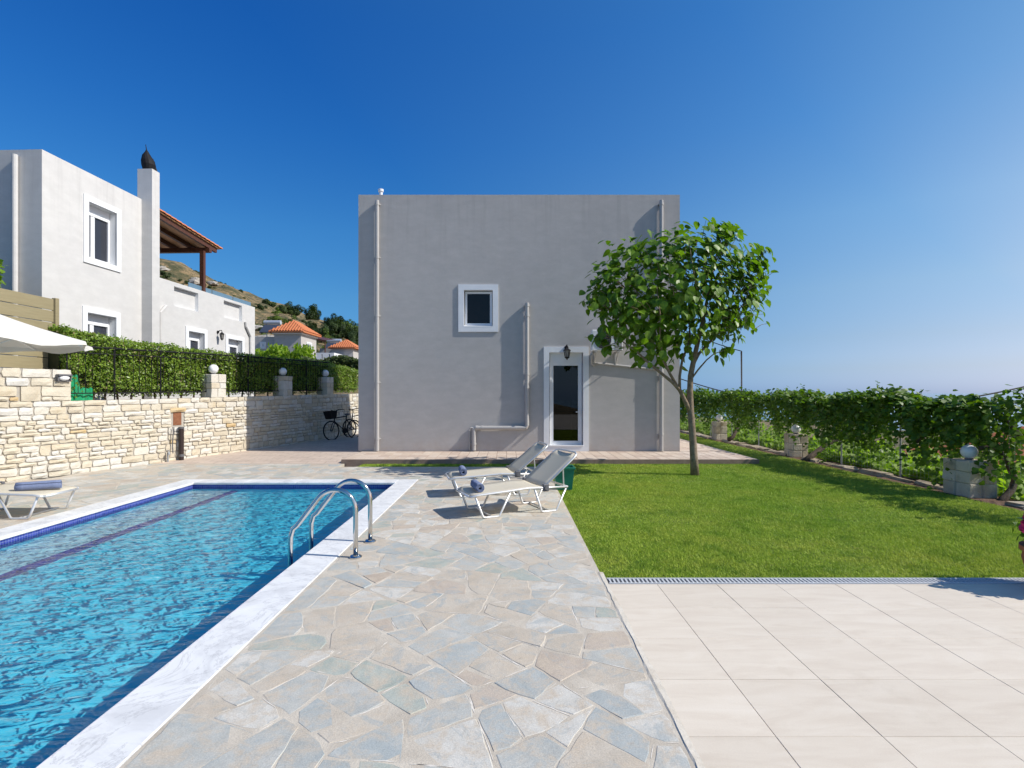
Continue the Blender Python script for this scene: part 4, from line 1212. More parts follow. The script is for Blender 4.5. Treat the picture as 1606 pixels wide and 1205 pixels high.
# ------------------------------------------------------------------ iron railing on the wall
rl = thing('iron_railing', (-7.8, 12.6, 1.45), 'black iron railing on top of the stone wall in front of the hedge', 'railing')
rs = np.linspace(S_STEP+0.06, s_of_px(524), 40)
def rail_pts(dz, off=0.22):
    out = []
    for s_ in rs:
        p_, a_, n_ = wp(s_); q = p_-n_*off; out.append((q.x, q.y, wtop(s_)+dz))
    return out
for dz, r in ((1.10, 0.022), (0.97, 0.013), (0.14, 0.013)):
    t = MB(); t.tube(rail_pts(dz), r, 6); obj('rail', t, M['black'], rl)
t = MB(); t.tube([(0,0,0.14),(0,0,1.10)], 0.006, 6)
b0 = None
s_ = S_STEP+0.1
while s_ < s_of_px(524):
    p_, a_, n_ = wp(s_); q = p_-n_*0.22
    if b0 is None: b0 = obj('baluster', t, M['black'], rl, local=True); o = b0
    else: o = b0.copy(); COL.objects.link(o); o.parent = rl
    o.location = Vector((q.x, q.y, wtop(s_))) - Vector(rl.location)
    s_ += 0.135
for px_ in (115, 190, 262, 400, 490):
    s_ = s_of_px(px_); p_, a_, n_ = wp(s_); q = p_-n_*0.22
    t = MB(); t.tube([(q.x,q.y,wtop(s_)-0.05),(q.x,q.y,wtop(s_)+1.13)], 0.015, 6); obj('post', t, M['black'], rl)

# ------------------------------------------------------------------ leaves
def leaf_tmpl(kind):
    if kind == 'heart':
        v = [(0,0,0),(0.30,0.10,0.05),(0.42,0.38,0.07),(0.28,0.70,0.03),(0,1.0,-0.08),(-0.28,0.70,0.03),(-0.42,0.38,0.07),(-0.30,0.10,0.05),(0,0.45,-0.01)]
        f = [(0,1,2,8),(8,2,3,4),(8,4,5,6),(0,8,6,7)]
    elif kind == 'vine':
        v = [(0,0,0),(0.45,0.05,0.04),(0.5,0.5,0.06),(0,1.0,-0.06),(-0.5,0.5,0.06),(-0.45,0.05,0.04)]
        f = [(0,1,2,3),(0,3,4,5)]
    else:
        v = [(0,0,0),(0.28,0.45,0.04),(0,1.0,-0.03),(-0.28,0.45,0.04)]
        f = [(0,1,2,3)]
    return np.array(v, float), np.array(f)
def leaves(name, centers, normals, tips, sizes, kind, mat, parent=None, okind=None, loc=None):
    T, F = leaf_tmpl(kind)
    n = len(centers)
    y = tips - normals*np.sum(tips*normals, 1, keepdims=True)
    y /= np.maximum(np.linalg.norm(y, axis=1, keepdims=True), 1e-6)
    x = np.cross(y, normals)
    V = centers[:,None,:] + sizes[:,None,None]*(T[None,:,0,None]*x[:,None,:] + (T[None,:,1,None]-0.4)*y[:,None,:] + T[None,:,2,None]*normals[:,None,:])
    FF = (np.arange(n)[:,None,None]*len(T) + F[None]).reshape(-1, F.shape[1])
    return npobj(name, V.reshape(-1,3), FF, mat, parent, okind, loc=loc)
def unit(a): return a/np.maximum(np.linalg.norm(a, axis=1, keepdims=True), 1e-6)

# clipped hedge behind the railing
hg = thing('hedge', (-8.3, 13.5, 1.4), 'long clipped green hedge behind the black railing on the stone wall', 'hedge')
ha, hb = S_STEP+0.02, s_of_px(575)
def htop(s): return float(np.interp(s, [S_STEP, s_of_px(200), s_of_px(360), s_of_px(525), hb], [2.93, 2.79, 2.66, 2.66, 2.50]))
OFF = 0.36
mb = MB(); v, f = [], []
ss = np.linspace(ha, hb, 40)
for s_ in ss:
    p_, a_, n_ = wp(s_); q0 = p_-n_*(OFF+0.10); q1 = p_-n_*(OFF+0.85)
    z0, z1 = wtop(s_)+0.12, htop(s_)-0.10
    v += [(q0.x,q0.y,z0),(q0.x,q0.y,z1),(q1.x,q1.y,z1),(q1.x,q1.y,z0)]
for k in range(len(ss)-1):
    a = k*4
    for j in range(3): f.append((a+j,a+4+j,a+5+j,a+1+j))
f.append((0,1,2,3))
mb.add(v, f); obj('shade_core', mb, M['hedge_core'], hg)  # inner box, its dark colour painting the shade behind the leaves
n = 52000
s_arr = ha + (hb-ha)*rng.uniform(0,1,n)**1.25
C = np.zeros((n,3)); NN = np.zeros((n,3))
front = rng.uniform(0,1,n) < 0.80
for i in range(n):
    s_ = s_arr[i]
    x = np.interp(s_, WS, WP[:,0]); y = np.interp(s_, WS, WP[:,1])
    j = min(max(np.searchsorted(WS, s_)-1, 0), len(WP)-2)
    d = WP[j+1]-WP[j]; d = d/np.hypot(*d); nn = np.array((d[1], -d[0]))
    zt, zb = htop(s_), wtop(s_)
    lump = 0.04*math.sin(s_*5.1)+0.03*math.sin(s_*11.7+1)
    if front[i]:
        u = rng.uniform(0,1)**0.8
        z = zb+0.04+(zt-zb-0.04)*u
        lump += 0.05*math.sin(z*6+s_*3)
        off = OFF - abs(rng.normal(0,0.085)) + rng.uniform(-0.02,0.16) - lump*0.6
        if z-zb < 0.2 and rng.uniform() < 0.6: off += 0.25
        nrm = np.array((nn[0]*1.0, nn[1]*1.0, 0.45))
    else:
        off = OFF + rng.uniform(-0.03, 0.8); z = zt + rng.normal(0,0.03) + lump*0.6
        nrm = np.array((nn[0]*0.3, nn[1]*0.3, 1.0))
    C[i] = (x-nn[0]*off, y-nn[1]*off, z); NN[i] = nrm
gap = np.sin(C[:,1]*2.9+C[:,2]*4.1)+np.sin(C[:,1]*6.7-C[:,2]*5.3+1)+np.sin(C[:,2]*9.1+C[:,1]*11.3)*0.7
kp = (gap < 1.15) | (rng.uniform(0,1,n) < 0.35)
C, NN = C[kp], NN[kp]; n = len(C)
NN = unit(NN + rng.normal(0,0.75,(n,3)))
leaves('foliage', C, NN, rng.normal(0,1,(n,3))+np.array((0,0,0.3)), rng.uniform(0.035,0.075,n), 'small', M['hedge'], hg, 'stuff')
k_ = rng.choice(n, 4200, replace=False)
leaves('dry_leaves', C[k_]+NN[k_]*0.012, unit(NN[k_]+rng.normal(0,0.6,(len(k_),3))), rng.normal(0,1,(len(k_),3)), rng.uniform(0.03,0.06,len(k_)), 'small', M['dry'], hg, 'stuff')
for px_ in np.linspace(130, 540, 22):     # bare stems at the foot
    s_ = s_of_px(px_); p_, a_, n_ = wp(s_); q = p_-n_*(OFF+0.15)
    t = MB(); t.tube([(q.x,q.y,wtop(s_)-0.1),(q.x+random.uniform(-.05,.05),q.y+random.uniform(-.05,.05),wtop(s_)+0.45)], (0.025,0.015), 6); obj('stem', t, M['vinebark'], hg)

# green netting at the hedge end
gn = thing('shade_net', (-8.6, 11.0, 1.45), 'piece of bright green shade netting tied behind the railing at the hedge end', 'netting')
t = MB(); v, f = [], []
for k, px_ in enumerate(np.linspace(114, 160, 12)):
    s_ = s_of_px(px_); p_, a_, n_ = wp(s_); q = p_-n_*(0.29+0.02*math.sin(k*1.9))
    top = wtop(s_)+(0.50 if px_ < 139 else 0.24)+random.uniform(-.03,.03)
    v += [(q.x,q.y,wtop(s_)-0.01),(q.x,q.y,top)]
for k in range(11): f.append((k*2,k*2+2,k*2+3,k*2+1))
t.add(v, f); o = obj('net', t, M['green_net'], gn); sm = o.modifiers.new('thickness', 'SOLIDIFY'); sm.thickness = 0.006

# ------------------------------------------------------------------ olive board fence at far left
bf = thing('board_fence', (-9.43, 10.0, 2.0), 'olive brown horizontal board fence above the stone wall at the left edge', 'fence')
zf0, zf1 = 2.08, 3.56
nb = 6; bh = (zf1-zf0)/nb
for k in range(nb):
    t = MB(); t.bbox(-9.46, -9.435, 8.2, 10.92, zf0+k*bh+0.006, zf0+(k+1)*bh-0.006, 0.004); obj('board', t, M['olive_board'], bf)
for y in (8.2, 9.55, 10.93):
    t = MB(); t.bbox(-9.49, -9.40, y-0.0, y+0.09, 1.4, zf1+0.02, 0.006) if y > 10.5 else t.bbox(-9.55, -9.465, y, y+0.09, 1.4, zf1-0.02, 0.006)
    obj('post', t, M['olive_board'], bf)

# ------------------------------------------------------------------ neighbouring house on the left
HC = Vector((-10.3, 11.62, 0)); dd = Vector((0.04, 1, 0)).normalized(); nd = Vector((dd.y, -dd.x, 0)); ld = -nd
def t_of(px, off=0.0):
    u = px-CX; c = HC + nd*off
    return (u*c.y - FX*c.x)/(FX*dd.x - u*dd.y)
def zpt(px, py, off=0.0):
    c = HC + nd*off + dd*t_of(px, off)
    return EYE + (HY-py)*c.y/FX
nb_ = thing('neighbour_house', (HC.x, HC.y, 1.3), 'pale grey stepped house on the left with white framed windows and terrace', 'house')
Z1, Z2, ZB = 6.99, 4.97, 1.2
T1, T2 = t_of(226), 9.03
w_up = (t_of(138), t_of(182), zpt(138, 404), zpt(138, 316))
w_lo = (t_of(136), t_of(181), 2.35, zpt(136, 490))
w_g1 = (t_of(295), t_of(320), 2.2, zpt(295, 519))
w_g2 = (t_of(357), t_of(379), 2.2, zpt(357, 531))
n_1 = (t_of(273), t_of(311), zpt(273, 480), zpt(273, 449))
n_2 = (t_of(351), t_of(379.5), zpt(351, 498), zpt(351, 471))
mb = MB()
wall_face(mb, HC, dd, nd, T1, ZB, Z1, [w_up, w_lo], 0.22, 0, 1)
Q = HC+dd*T1
wall_face(mb, Q, dd, nd, T2-T1, ZB, Z2, [tuple(x-T1 for x in h[:2])+h[2:] for h in (w_g1, w_g2)]+[tuple(x-T1 for x in h[:2])+h[2:] for h in (n_1, n_2)], 0.22, 0, 1)
# walls, roofs and returns
def quad(*P): mb.add([tuple(p) for p in P], [tuple(range(len(P)))], 0)
A0 = HC+ld*8; 
def vz(p, z): return Vector((p.x, p.y, z))
quad(vz(HC,ZB), vz(HC,Z1), vz(A0,Z1), vz(A0,ZB))
quad(vz(HC,Z1), vz(HC+dd*T1,Z1), vz(A0+dd*T1,Z1), vz(A0,Z1))
quad(vz(HC+dd*T1,Z2-1), vz(A0+dd*T1,Z2-1), vz(A0+dd*T1,Z1), vz(HC+dd*T1,Z1))
quad(vz(HC+dd*T2,ZB), vz(A0+dd*T2,ZB), vz(A0+dd*T2,Z2), vz(HC+dd*T2,Z2))
pt = 0.2
quad(vz(HC+dd*T1,Z2), vz(HC+dd*T2,Z2), vz(HC+dd*T2+ld*pt,Z2), vz(HC+dd*T1+ld*pt,Z2))
quad(vz(HC+dd*T1+ld*pt,Z2), vz(HC+dd*T2+ld*pt,Z2), vz(HC+dd*T2+ld*pt,Z2-0.95), vz(HC+dd*T1+ld*pt,Z2-0.95))
quad(vz(HC+dd*T1,Z2-0.95), vz(HC+dd*T2,Z2-0.95), vz(A0+dd*T2,Z2-0.95), vz(A0+dd*T1,Z2-0.95))
obj('wall', mb, [M['stucco_pale'], M['white']], nb_)
# relief panels: raised frame strips leave a sunken field
for h in (n_1, n_2):
    t = MB(); t.obox(HC,dd,nd,h[0]-0.02,h[1]+0.02,h[2]-0.02,h[3]+0.02,-0.26,-0.12)
    obj('relief_panel', t, M['stucco_pale'], nb_)
for k, h in enumerate((w_up, w_lo, w_g1, w_g2)):
    t = MB(); t.obox(HC,dd,nd,h[0],h[1],h[2],h[3],-0.235,-0.225); 
    box_h = 0.20
    frame_ring(t, HC, dd, nd, h[0]+0.01, h[1]-0.01, h[2]+0.01, h[3]-box_h, 0.06, -0.224, -0.15)
    wf = obj('window', t, M['pvc'], nb_)
    mid = (h[0]+h[1])/2
    t = MB(); t.obox(HC,dd,nd,h[0]+0.01,h[1]-0.01,h[3]-box_h+0.002,h[3]-0.004,-0.224,-0.17); obj('shutter_box', t, M['pvc'], wf)
    t = MB(); t.obox(HC,dd,nd,h[0]+0.07,h[1]-0.07,h[2]+0.07,h[3]-box_h-0.06,-0.20,-0.19); obj('pane', t, glass_mat('far_glass', (0.035,0.038,0.05), 0.03, 0.35), wf)
    t = MB(); t.obox(HC,dd,nd,mid-0.17,mid-0.05,h[2]+0.071,h[3]-box_h-0.061,-0.189,-0.16); obj('mullion', t, M['pvc'], wf)
    surround(wf, HC, dd, nd, h[0], h[1], h[2], h[3], 0.14, 0.03)
# chimney and cowl
c0, c1 = t_of(222), t_of(222)+0.30
t = MB(); t.obox(HC,dd,nd,c0,c1,ZB,zpt(224,266),-0.12,0.30); obj('chimney', t, M['stucco_pale'], nb_)
cz = zpt(224,266); cc = HC+dd*(c0+0.15)+nd*0.09
t = MB(); t.lathe((cc.x,cc.y,cz), [(0.13,-0.02),(0.13,0.0),(0.15,0.06),(0.175,0.16),(0.165,0.28),(0.11,0.42),(0.04,0.54),(0.012,0.6),(0.008,0.74)], 14)
t.v = [(x+max(0,(z-cz-0.2))*0.25*(-1 if z-cz < 0.5 else -0.6), y, z) for x,y,z in t.v]
t.add([(cc.x-0.02,cc.y,cz+0.30),(cc.x+0.16,cc.y+0.02,cz+0.02),(cc.x+0.19,cc.y+0.10,cz+0.0),(cc.x+0.05,cc.y+0.12,cz+0.40)], [(0,1,2,3)])
obj('chimney_cowl', t, M['black'], nb_)
# pergola roof over the terrace
tp0, tp1 = T1+0.02, t_of(343)
zr0, zr1 = 6.98, 6.66
t = MB(); 
def slope(t_): return zr0+(zr1-zr0)*(t_-tp0)/(tp1-tp0)
def strip(mb, ta, tb, na, nb2, za, zb, th):
    P = []
    for z_off in (0, th):
        for (t_, n_, z_) in ((ta,na,za),(tb,na,zb),(tb,nb2,zb),(ta,nb2,za)):
            p = HC+dd*t_+nd*n_; P.append((p.x,p.y,z_+z_off))
    mb.add(P, [(0,3,2,1),(4,5,6,7),(0,1,5,4),(1,2,6,5),(2,3,7,6),(3,0,4,7)])
strip(t, tp0, tp1, 0.05, -5.0, zr0-0.08, zr1-0.08, 0.03)
prf = obj('pergola_roof', t, M['soffit'], nb_)
for k in range(8):
    t = MB(); nn_ = 0.0-0.62*k
    strip(t, tp0, tp1-0.1, nn_, nn_-0.09, zr0-0.22, zr1-0.22, 0.138); obj('rafter', t, M['wood'], prf)
t = MB(); strip(t, t_of(330)-0.14, t_of(330), 0.05, -5, slope(t_of(330))-0.37, slope(t_of(330))-0.37, 0.15); obj('beam', t, M['wood'], prf)
pp = HC+dd*(t_of(327)-0.16)+nd*(-0.10)
t = MB(); t.box(pp.x-0.065,pp.x+0.065,pp.y-0.065,pp.y+0.065,Z2-0.9,slope(t_of(330))-0.372); obj('post', t, M['wood'], prf)
t = MB()
ntl = 15
for r in range(13):       # barrel tile courses, one tile per rib and course
    for k in range(ntl):
        ta = tp0+(tp1+0.08-tp0)*k/ntl; tb = tp0+(tp1+0.08-tp0)*(k+1.12)/ntl
        n0 = 0.10-0.2*r
        pts_ = []
        for tt in (ta, tb):
            for q in range(5):
                a = math.pi*q/4; p = HC+dd*tt+nd*(n0-0.1+0.095*math.cos(a)); lift = 0.02*(1 if tt == ta else 0)
                pts_.append((p.x,p.y,slope(tt)-0.045+0.075*math.sin(a)+(0.018 if tt == tb else 0)))
        t.add(pts_, [(q,q+1,q+6,q+5) for q in range(4)]+[(5,6,7,8,9)])
o = obj('roof_tiles', t, M['terracotta'], prf, kind='stuff')
# glass balustrade on the terrace parapet
m_ = glass_mat('balustrade_glass', (0.12,0.20,0.27), 0.05, 0.7)
for k in range(3):
    ta = t_of(300)+ (t_of(398)-t_of(300))*k/3; tb = t_of(300)+(t_of(398)-t_of(300))*(k+1)/3-0.04
    t = MB(); t.obox(HC,dd,nd,ta,tb,Z2+0.002,Z2+0.17,-0.11,-0.095); obj('glass_panel', t, m_, nb_)
# front downpipe, wall pipes
t = MB(); p = HC+ld*0.55+dd*(-0.07); t.tube([(p.x,p.y,ZB),(p.x,p.y,6.85)], 0.055, 12); obj('downpipe', t, M['stucco_pale'], nb_)
for pts_ in ([(249,528),(249,490),(258,480)], [(392,560),(391,528),(384,512),(383.5,505)]):
    t = MB(); P = []
    for (a, b) in pts_:
        p = HC+dd*t_of(a)+nd*0.05; P.append((p.x,p.y,zpt(a,b)))
    P[0] = (P[0][0],P[0][1],ZB); t.tube(P, 0.045, 10); obj('downpipe', t, M['stucco_pale'], nb_)
p = HC+dd*t_of(341)+nd*0.01
lantern(p.x, p.y, zpt(341, 521), (nd.x,nd.y,0), 'small black wall lantern on the pale neighbouring house above the hedge', 1.15)

# leafy twig showing at the very left edge
lt = thing('garden_tree', (-11.6, 9.6, 1.2), 'leafy green tree reaching in at the left edge above the board fence', 'tree')
t = MB(); t.tube([(-11.6,9.6,1.0),(-11.5,9.6,2.6),(-11.2,9.5,3.6)], (0.08,0.06,0.03), 8); obj('trunk', t, M['bark'], lt)
n = 900; base = np.array((-10.55,9.8,4.0))
C = base + rng.normal(0,1,(n,3))*np.array((0.42,0.5,0.30)); C = C[C[:,0] < -9.42*C[:,1]/9.73*1.0 + 0.12]; n = len(C)
leaves('crown', C, unit(rng.normal(0,1,(n,3))+np.array((0.5,-0.3,0.6))), rng.normal(0,1,(n,3))+np.array((0,0,-1.)), rng.uniform(0.09,0.15,n), 'vine', M['leaf'], lt)

# ------------------------------------------------------------------ lawn tree
TB = on_ground(1090, 744)
TY_ = TB.y
tree = thing('tree', (TB.x, TB.y, -0.02), 'young broadleaf tree with heart shaped leaves standing on the lawn by the house', 'tree')
T = lambda px, py, dy=0.0: at(px, py, TY_+dy)
t = MB()
t.tube([T(1090,748),T(1088,715),T(1086,680),T(1083,645),T(1082,615),T(1083,590),T(1088,565,0.05),T(1096,530,0.05),T(1104,495,0.0),T(1112,455),T(1120,420)], (0.088,0.074,0.068,0.066,0.058,0.054,0.05,0.042,0.034,0.022,0.01), 12)
obj('trunk', t, M['bark'], tree, smooth=True)
limbs = [([T(1083,648),T(1076,632,-.05),T(1066,612,-.1),T(1055,600,-.15),T(1040,588,-.2),T(1018,570,-.25),T(1000,553,-.3),T(975,535,-.3),T(945,545,-.35)], (0.045,0.042,0.038,0.034,0.03,0.024,0.018,0.012,0.006)),
         ([T(1066,612,-.1),T(1066,590,-.1),T(1070,565,0),T(1078,545,.1),T(1082,525,.2),T(1080,480,.3),T(1075,430,.4)], (0.03,0.028,0.024,0.021,0.018,0.012,0.006)),
         ([T(1062,606,-.1),T(1050,585,-.2),T(1038,560,-.3),T(1035,530,-.4),T(1036,500,-.5),T(1030,450,-.6)], (0.028,0.026,0.024,0.02,0.015,0.006)),
         ([T(1088,570,.05),T(1096,555,.15),T(1110,540,.3),T(1128,522,.5),T(1140,505,.6),T(1150,460,.7),T(1160,420,.8)], (0.032,0.03,0.026,0.022,0.018,0.012,0.006)),
         ([T(1084,595),T(1095,580,-.1),T(1108,565,-.25),T(1120,555,-.35),T(1135,550,-.4)], (0.02,0.018,0.014,0.01,0.005)),
         ([T(1000,553,-.3),T(985,520,-.2),T(970,480,-.1),T(955,440,0)], (0.015,0.012,0.009,0.004)),
         ([T(1104,495),T(1092,450,-.4),T(1085,410,-.6),T(1080,375,-.7)], (0.022,0.016,0.010,0.005)),
         ([T(1128,522,.5),T(1150,500,.2),T(1170,470,-.2),T(1185,430,-.3)], (0.018,0.014,0.009,0.004)),
         ([T(1112,455),T(1120,420,.2),T(1128,380,.2),T(1132,360,.2)], (0.016,0.012,0.008,0.004))]
for P, r in limbs:
    t = MB(); t.tube(P, r, 8); obj('limb', t, M['bark'], tree, smooth=True)
clumps = [(945,440,30,0.5),(937,470,24,0.4),(985,420,42,0.8),(1000,398,25,0.5),(1010,470,58,1.0),(1060,425,58,1.1),(1075,385,34,0.7),(1115,395,48,0.9),(1140,372,24,0.5),(1130,360,14,.3),(1160,412,42,0.8),(1188,420,26,0.5),(1192,400,14,.3),
          (1150,465,55,1.0),(1090,480,68,1.2),(1040,525,50,0.9),(985,510,44,0.8),(960,480,36,.6),(1120,510,38,0.8),(1165,500,32,0.6),(1180,462,26,.5),(1010,545,26,0.5),(1060,550,24,0.5),(935,535,14,.3),(953,550,9,.2),(1135,556,12,.25),(1150,515,22,.4)]
C = []
for (px_, py_, r_, dp_) in clumps:
    k = int(r_*r_*(0.074 if py_ < 490 else 0.056))+7
    q = rng.normal(0,0.50,(k,3))
    for a in q:
        a = np.clip(a, -1.05, 1.05)
        p = T(px_+a[0]*r_*0.94, py_+a[1]*r_, a[2]*dp_)
        C.append((p.x,p.y,p.z))
C = np.array(C); n = len(C)
cen = np.array(T(1065, 480))
out = unit(C-cen)
NN = unit(out*0.6 + np.array((0.25,-0.25,0.55)) + rng.normal(0,0.42,(n,3)))
tips = out*0.35 + np.array((0,0,-1.25)) + rng.normal(0,0.35,(n,3))
sz = 0.095 + 0.12*rng.beta(2.0, 1.6, n)
order = np.argsort(C[:,1])
T_, F_ = leaf_tmpl('heart')
lm = bpy.data.meshes.new('leaf'); lm.from_pydata(T_.tolist(), [], [tuple(int(i) for i in q) for q in F_]); lm.materials.append(M['leaf'])
for i in order[:295]:
    nrm = Vector(NN[i]); y = Vector(tips[i]); y = (y-nrm*y.dot(nrm)).normalized(); x = y.cross(nrm)
    R3 = Matrix((x, y, nrm)).transposed().to_4x4()
    o = bpy.data.objects.new('leaf', lm); COL.objects.link(o); o.parent = tree
    o.matrix_local = Matrix.Translation(Vector(C[i])-y*0.4*sz[i]-Vector(tree.location)) @ R3 @ Matrix.Diagonal((sz[i],)*3).to_4x4()
idx = order[295:]
leaves('leaves', C[idx], NN[idx], tips[idx], sz[idx], 'heart', M['leaf'], tree, 'stuff')
# twigs through the crown
t = MB()
for i in rng.choice(n, 260, replace=False):
    a = Vector(C[i]); b = a + (Vector(cen)-a)*random.uniform(0.12,0.3) + Vector((0,0,-0.15))
    t.tube([b, (a+b)/2+Vector((0,0,0.03)), a], (0.007,0.005,0.003), 4, cap=False)
obj('twigs', t, M['bark'], tree, kind='stuff')

# ------------------------------------------------------------------ right boundary: kerb stones, wire fence, climbing vine
KERB = [lime_mat(7, (0.36,0.30,0.22), (0.50,0.43,0.34), (0.16,0.10,0.065), 0.7), lime_mat(8, (0.29,0.23,0.16), (0.43,0.355,0.26), (0.12,0.07,0.045), 0.8)]
kb = thing('stone_kerb', (7.2, 14, 0), 'low rough stone kerb with bare soil along the right edge of the lawn', 'kerb')
mb = MB(); mb.box(LAWN_R, 7.78, 4.6, 27, -0.3, -0.03); obj('soil', mb, M['soil'], kb)
y = 5.4
while y < 26:
    l = random.uniform(0.35, 0.8)
    t = MB(); t.bbox(7.24+random.uniform(-.05,.05), 7.50+random.uniform(-.05,.05), y, y+l-0.03, -0.1, 0.02+random.uniform(-.03,.03), 0.03)
    t.v = [(a+random.uniform(-.035,.035), b+random.uniform(-.03,.03), c+random.uniform(-.018,.018)) for a,b,c in t.v]
    if not (8.1 < y+l/2 < 8.7 or 13.3 < y+l/2 < 13.9 or 18.2 < y+l/2 < 18.8):
        obj('stone', t, KERB[random.choice((0,1))], kb)
    y += l
fc = thing('wire_fence', (7.6, 14, 0), 'wire fence on grey metal posts carrying the vine along the lawn', 'fence')
t = MB(); t.tube([(0,0,-0.3),(0,0,1.45)], 0.017, 8)
f0 = None
for y in (6.4, 8.28, 10.15, 11.95, 13.9, 15.9, 17.8, 19.7, 21.6, 23.5, 25.4):
    if f0 is None: f0 = obj('post', t, M['galv'], fc, local=True); o = f0
    else: o = f0.copy(); COL.objects.link(o); o.parent = fc
    o.location = (-0.03, y-14, 0)
t = MB()
for z in np.arange(0.05, 1.4, 0.09): t.tube([(7.6,6.0,z),(7.6,26,z)], 0.0016, 3, cap=False)
for y in np.arange(6.0, 26, 0.09): t.tube([(7.6,y,0.0),(7.6,y,1.4)], 0.0016, 3, cap=False)
obj('wire_mesh', t, M['galv'], fc, kind='stuff')

vn = thing('climbing_vine', (7.5, 14, 0), 'thick green climbing vine draped over the wire fence at the right of the lawn', 'vine')
Cs, Ns, Ts, Ss = [], [], [], []
def vtop(y): return 1.50 + 0.07*math.sin(y*1.9)+0.05*math.sin(y*4.3+1)+0.03*math.sin(y*9.1)+0.012*max(0,y-8)*0.6
y = 6.2
strands = 0
while y < 27:
    y += random.uniform(0.011, 0.021)*(1 if y < 14 else 1.6)
    top = vtop(y)
    ln = max(0.2, min(1.4, random.gauss(0.74 + 0.2*math.sin(y*2.3)+0.12*math.sin(y*5.1+2), 0.2)))
    dens = 1.0
    if y < 8.1: dens = 0.40; ln *= 0.75
    if random.random() > dens: continue
    p = np.array((7.55+random.gauss(0,0.16), y, top+random.gauss(0,0.04)))
    drift = np.array((random.gauss(-0.04,0.10), random.gauss(-0.28,0.22)))
    sag = 0
    while sag < ln:
        st = random.uniform(0.03,0.05)
        sag += st
        p = p + np.array((drift[0]*st - 0.05*st, drift[1]*st, -st))
        k = p + rng.normal(0,0.045,3)
        Cs.append(k); Ns.append((-0.55,-0.35,0.55)); Ts.append((-0.3+random.gauss(0,.5),random.gauss(-.2,.5),-0.9)); Ss.append(random.uniform(0.05,0.095))
    if random.random() < 0.7:       # bushy crest
        for _ in range(7):
            Cs.append(np.array((7.55+random.gauss(0,0.2), y+random.gauss(0,0.05), top+random.gauss(-0.04,0.06)))); Ns.append((0.1,-0.2,0.9)); Ts.append((random.gauss(0,1),random.gauss(0,1),-0.3)); Ss.append(random.uniform(0.06,0.12))
    if random.random() < 0.02:
        for q in range(6): Cs.append(np.array((7.5+random.gauss(0,.03), y+q*0.03, top+0.05+q*0.03))); Ns.append((0,-.3,.9)); Ts.append((0,0.6,0.3)); Ss.append(0.06)
Cs = np.array(Cs); Ns = np.array(Ns); Ts = np.array(Ts); Ss = np.array(Ss)
free = np.ones(len(Cs), bool)
for (gx, gy, gz) in ((7.36,8.4,0.66), (7.44,13.6,0.67), (7.42,18.5,0.73)):      # the lamps stand clear of the leaves
    d = Cs - np.array((gx, gy, gz)); w_ = np.array((-gx, -gy, EYE-gz)); w_ = w_/np.linalg.norm(w_)
    al = d@w_; rad = np.linalg.norm(d - al[:,None]*w_, axis=1)
    free &= ~((rad < 0.17) & (al > -0.2))
Cs, Ns, Ts, Ss = Cs[free], Ns[free], Ts[free], Ss[free]; n = len(Cs)
leaves('foliage', Cs, unit(Ns+rng.normal(0,0.42,(n,3))), Ts, Ss, 'vine', M['vine'], vn, 'stuff')
def gnarled(px_pts, r0, r1, z=0):
    t = MB(); P = []
    for (px_, py_, Y_) in px_pts: P.append(at(px_, py_, Y_))
    t.tube(P, np.linspace(r0, r1, len(P)).tolist(), 8); return obj('trunk', t, M['vinebark'], vn, smooth=True)
gnarled([(1560,795,8.0),(1575,782,8.02),(1587,768,8.1),(1592,752,8.1),(1584,735,8.1),(1576,718,8.12),(1566,706,8.15),(1548,702,8.2),(1535,703,8.25)], 0.055, 0.03)
gnarled([(1260,725,12.6),(1272,716,12.7),(1285,706,12.8),(1300,695,12.9),(1330,682,12.9),(1370,674,12.5),(1430,660,11.5),(1470,640,10.5)], 0.075, 0.03)
gnarled([(1143,690,17.3),(1150,685,17.4),(1157,670,17.5),(1160,650,17.6)], 0.07, 0.04)
gnarled([(1430,700,9.6),(1455,680,9.4),(1480,660,9.2),(1500,653,9.0),(1520,640,8.9)], 0.03, 0.015)
gnarled([(1606,690,7.9),(1590,672,8.0),(1580,660,8.1),(1560,640,8.2)], 0.035, 0.02)

# sunlit weeds beyond the fence
n = 42000
yy = 6.2 + 21*rng.uniform(0,1,n)**1.5; xx = 7.75 + rng.uniform(0,1,n)**1.4*4.5
zz = -np.clip(xx-7.7,0,None)*0.26 + rng.uniform(0,1,n)**1.3*(0.55+0.2*np.sin(yy*2.1))*np.clip((xx-7.4)*0.9,0.3,1.2)
keep = rng.uniform(0,1,n) < 0.55+0.45*np.sin(yy*3.7+xx*2)*np.sin(yy*1.3)
C = np.stack([xx,yy,zz],1)[keep]; n = len(C)
leaves('weeds', C, unit(rng.normal(0,0.6,(n,3))+np.array((0.1,-0.5,0.7))), rng.normal(0,1,(n,3)), rng.uniform(0.07,0.14,n), 'vine', M['weed'], okind='stuff')
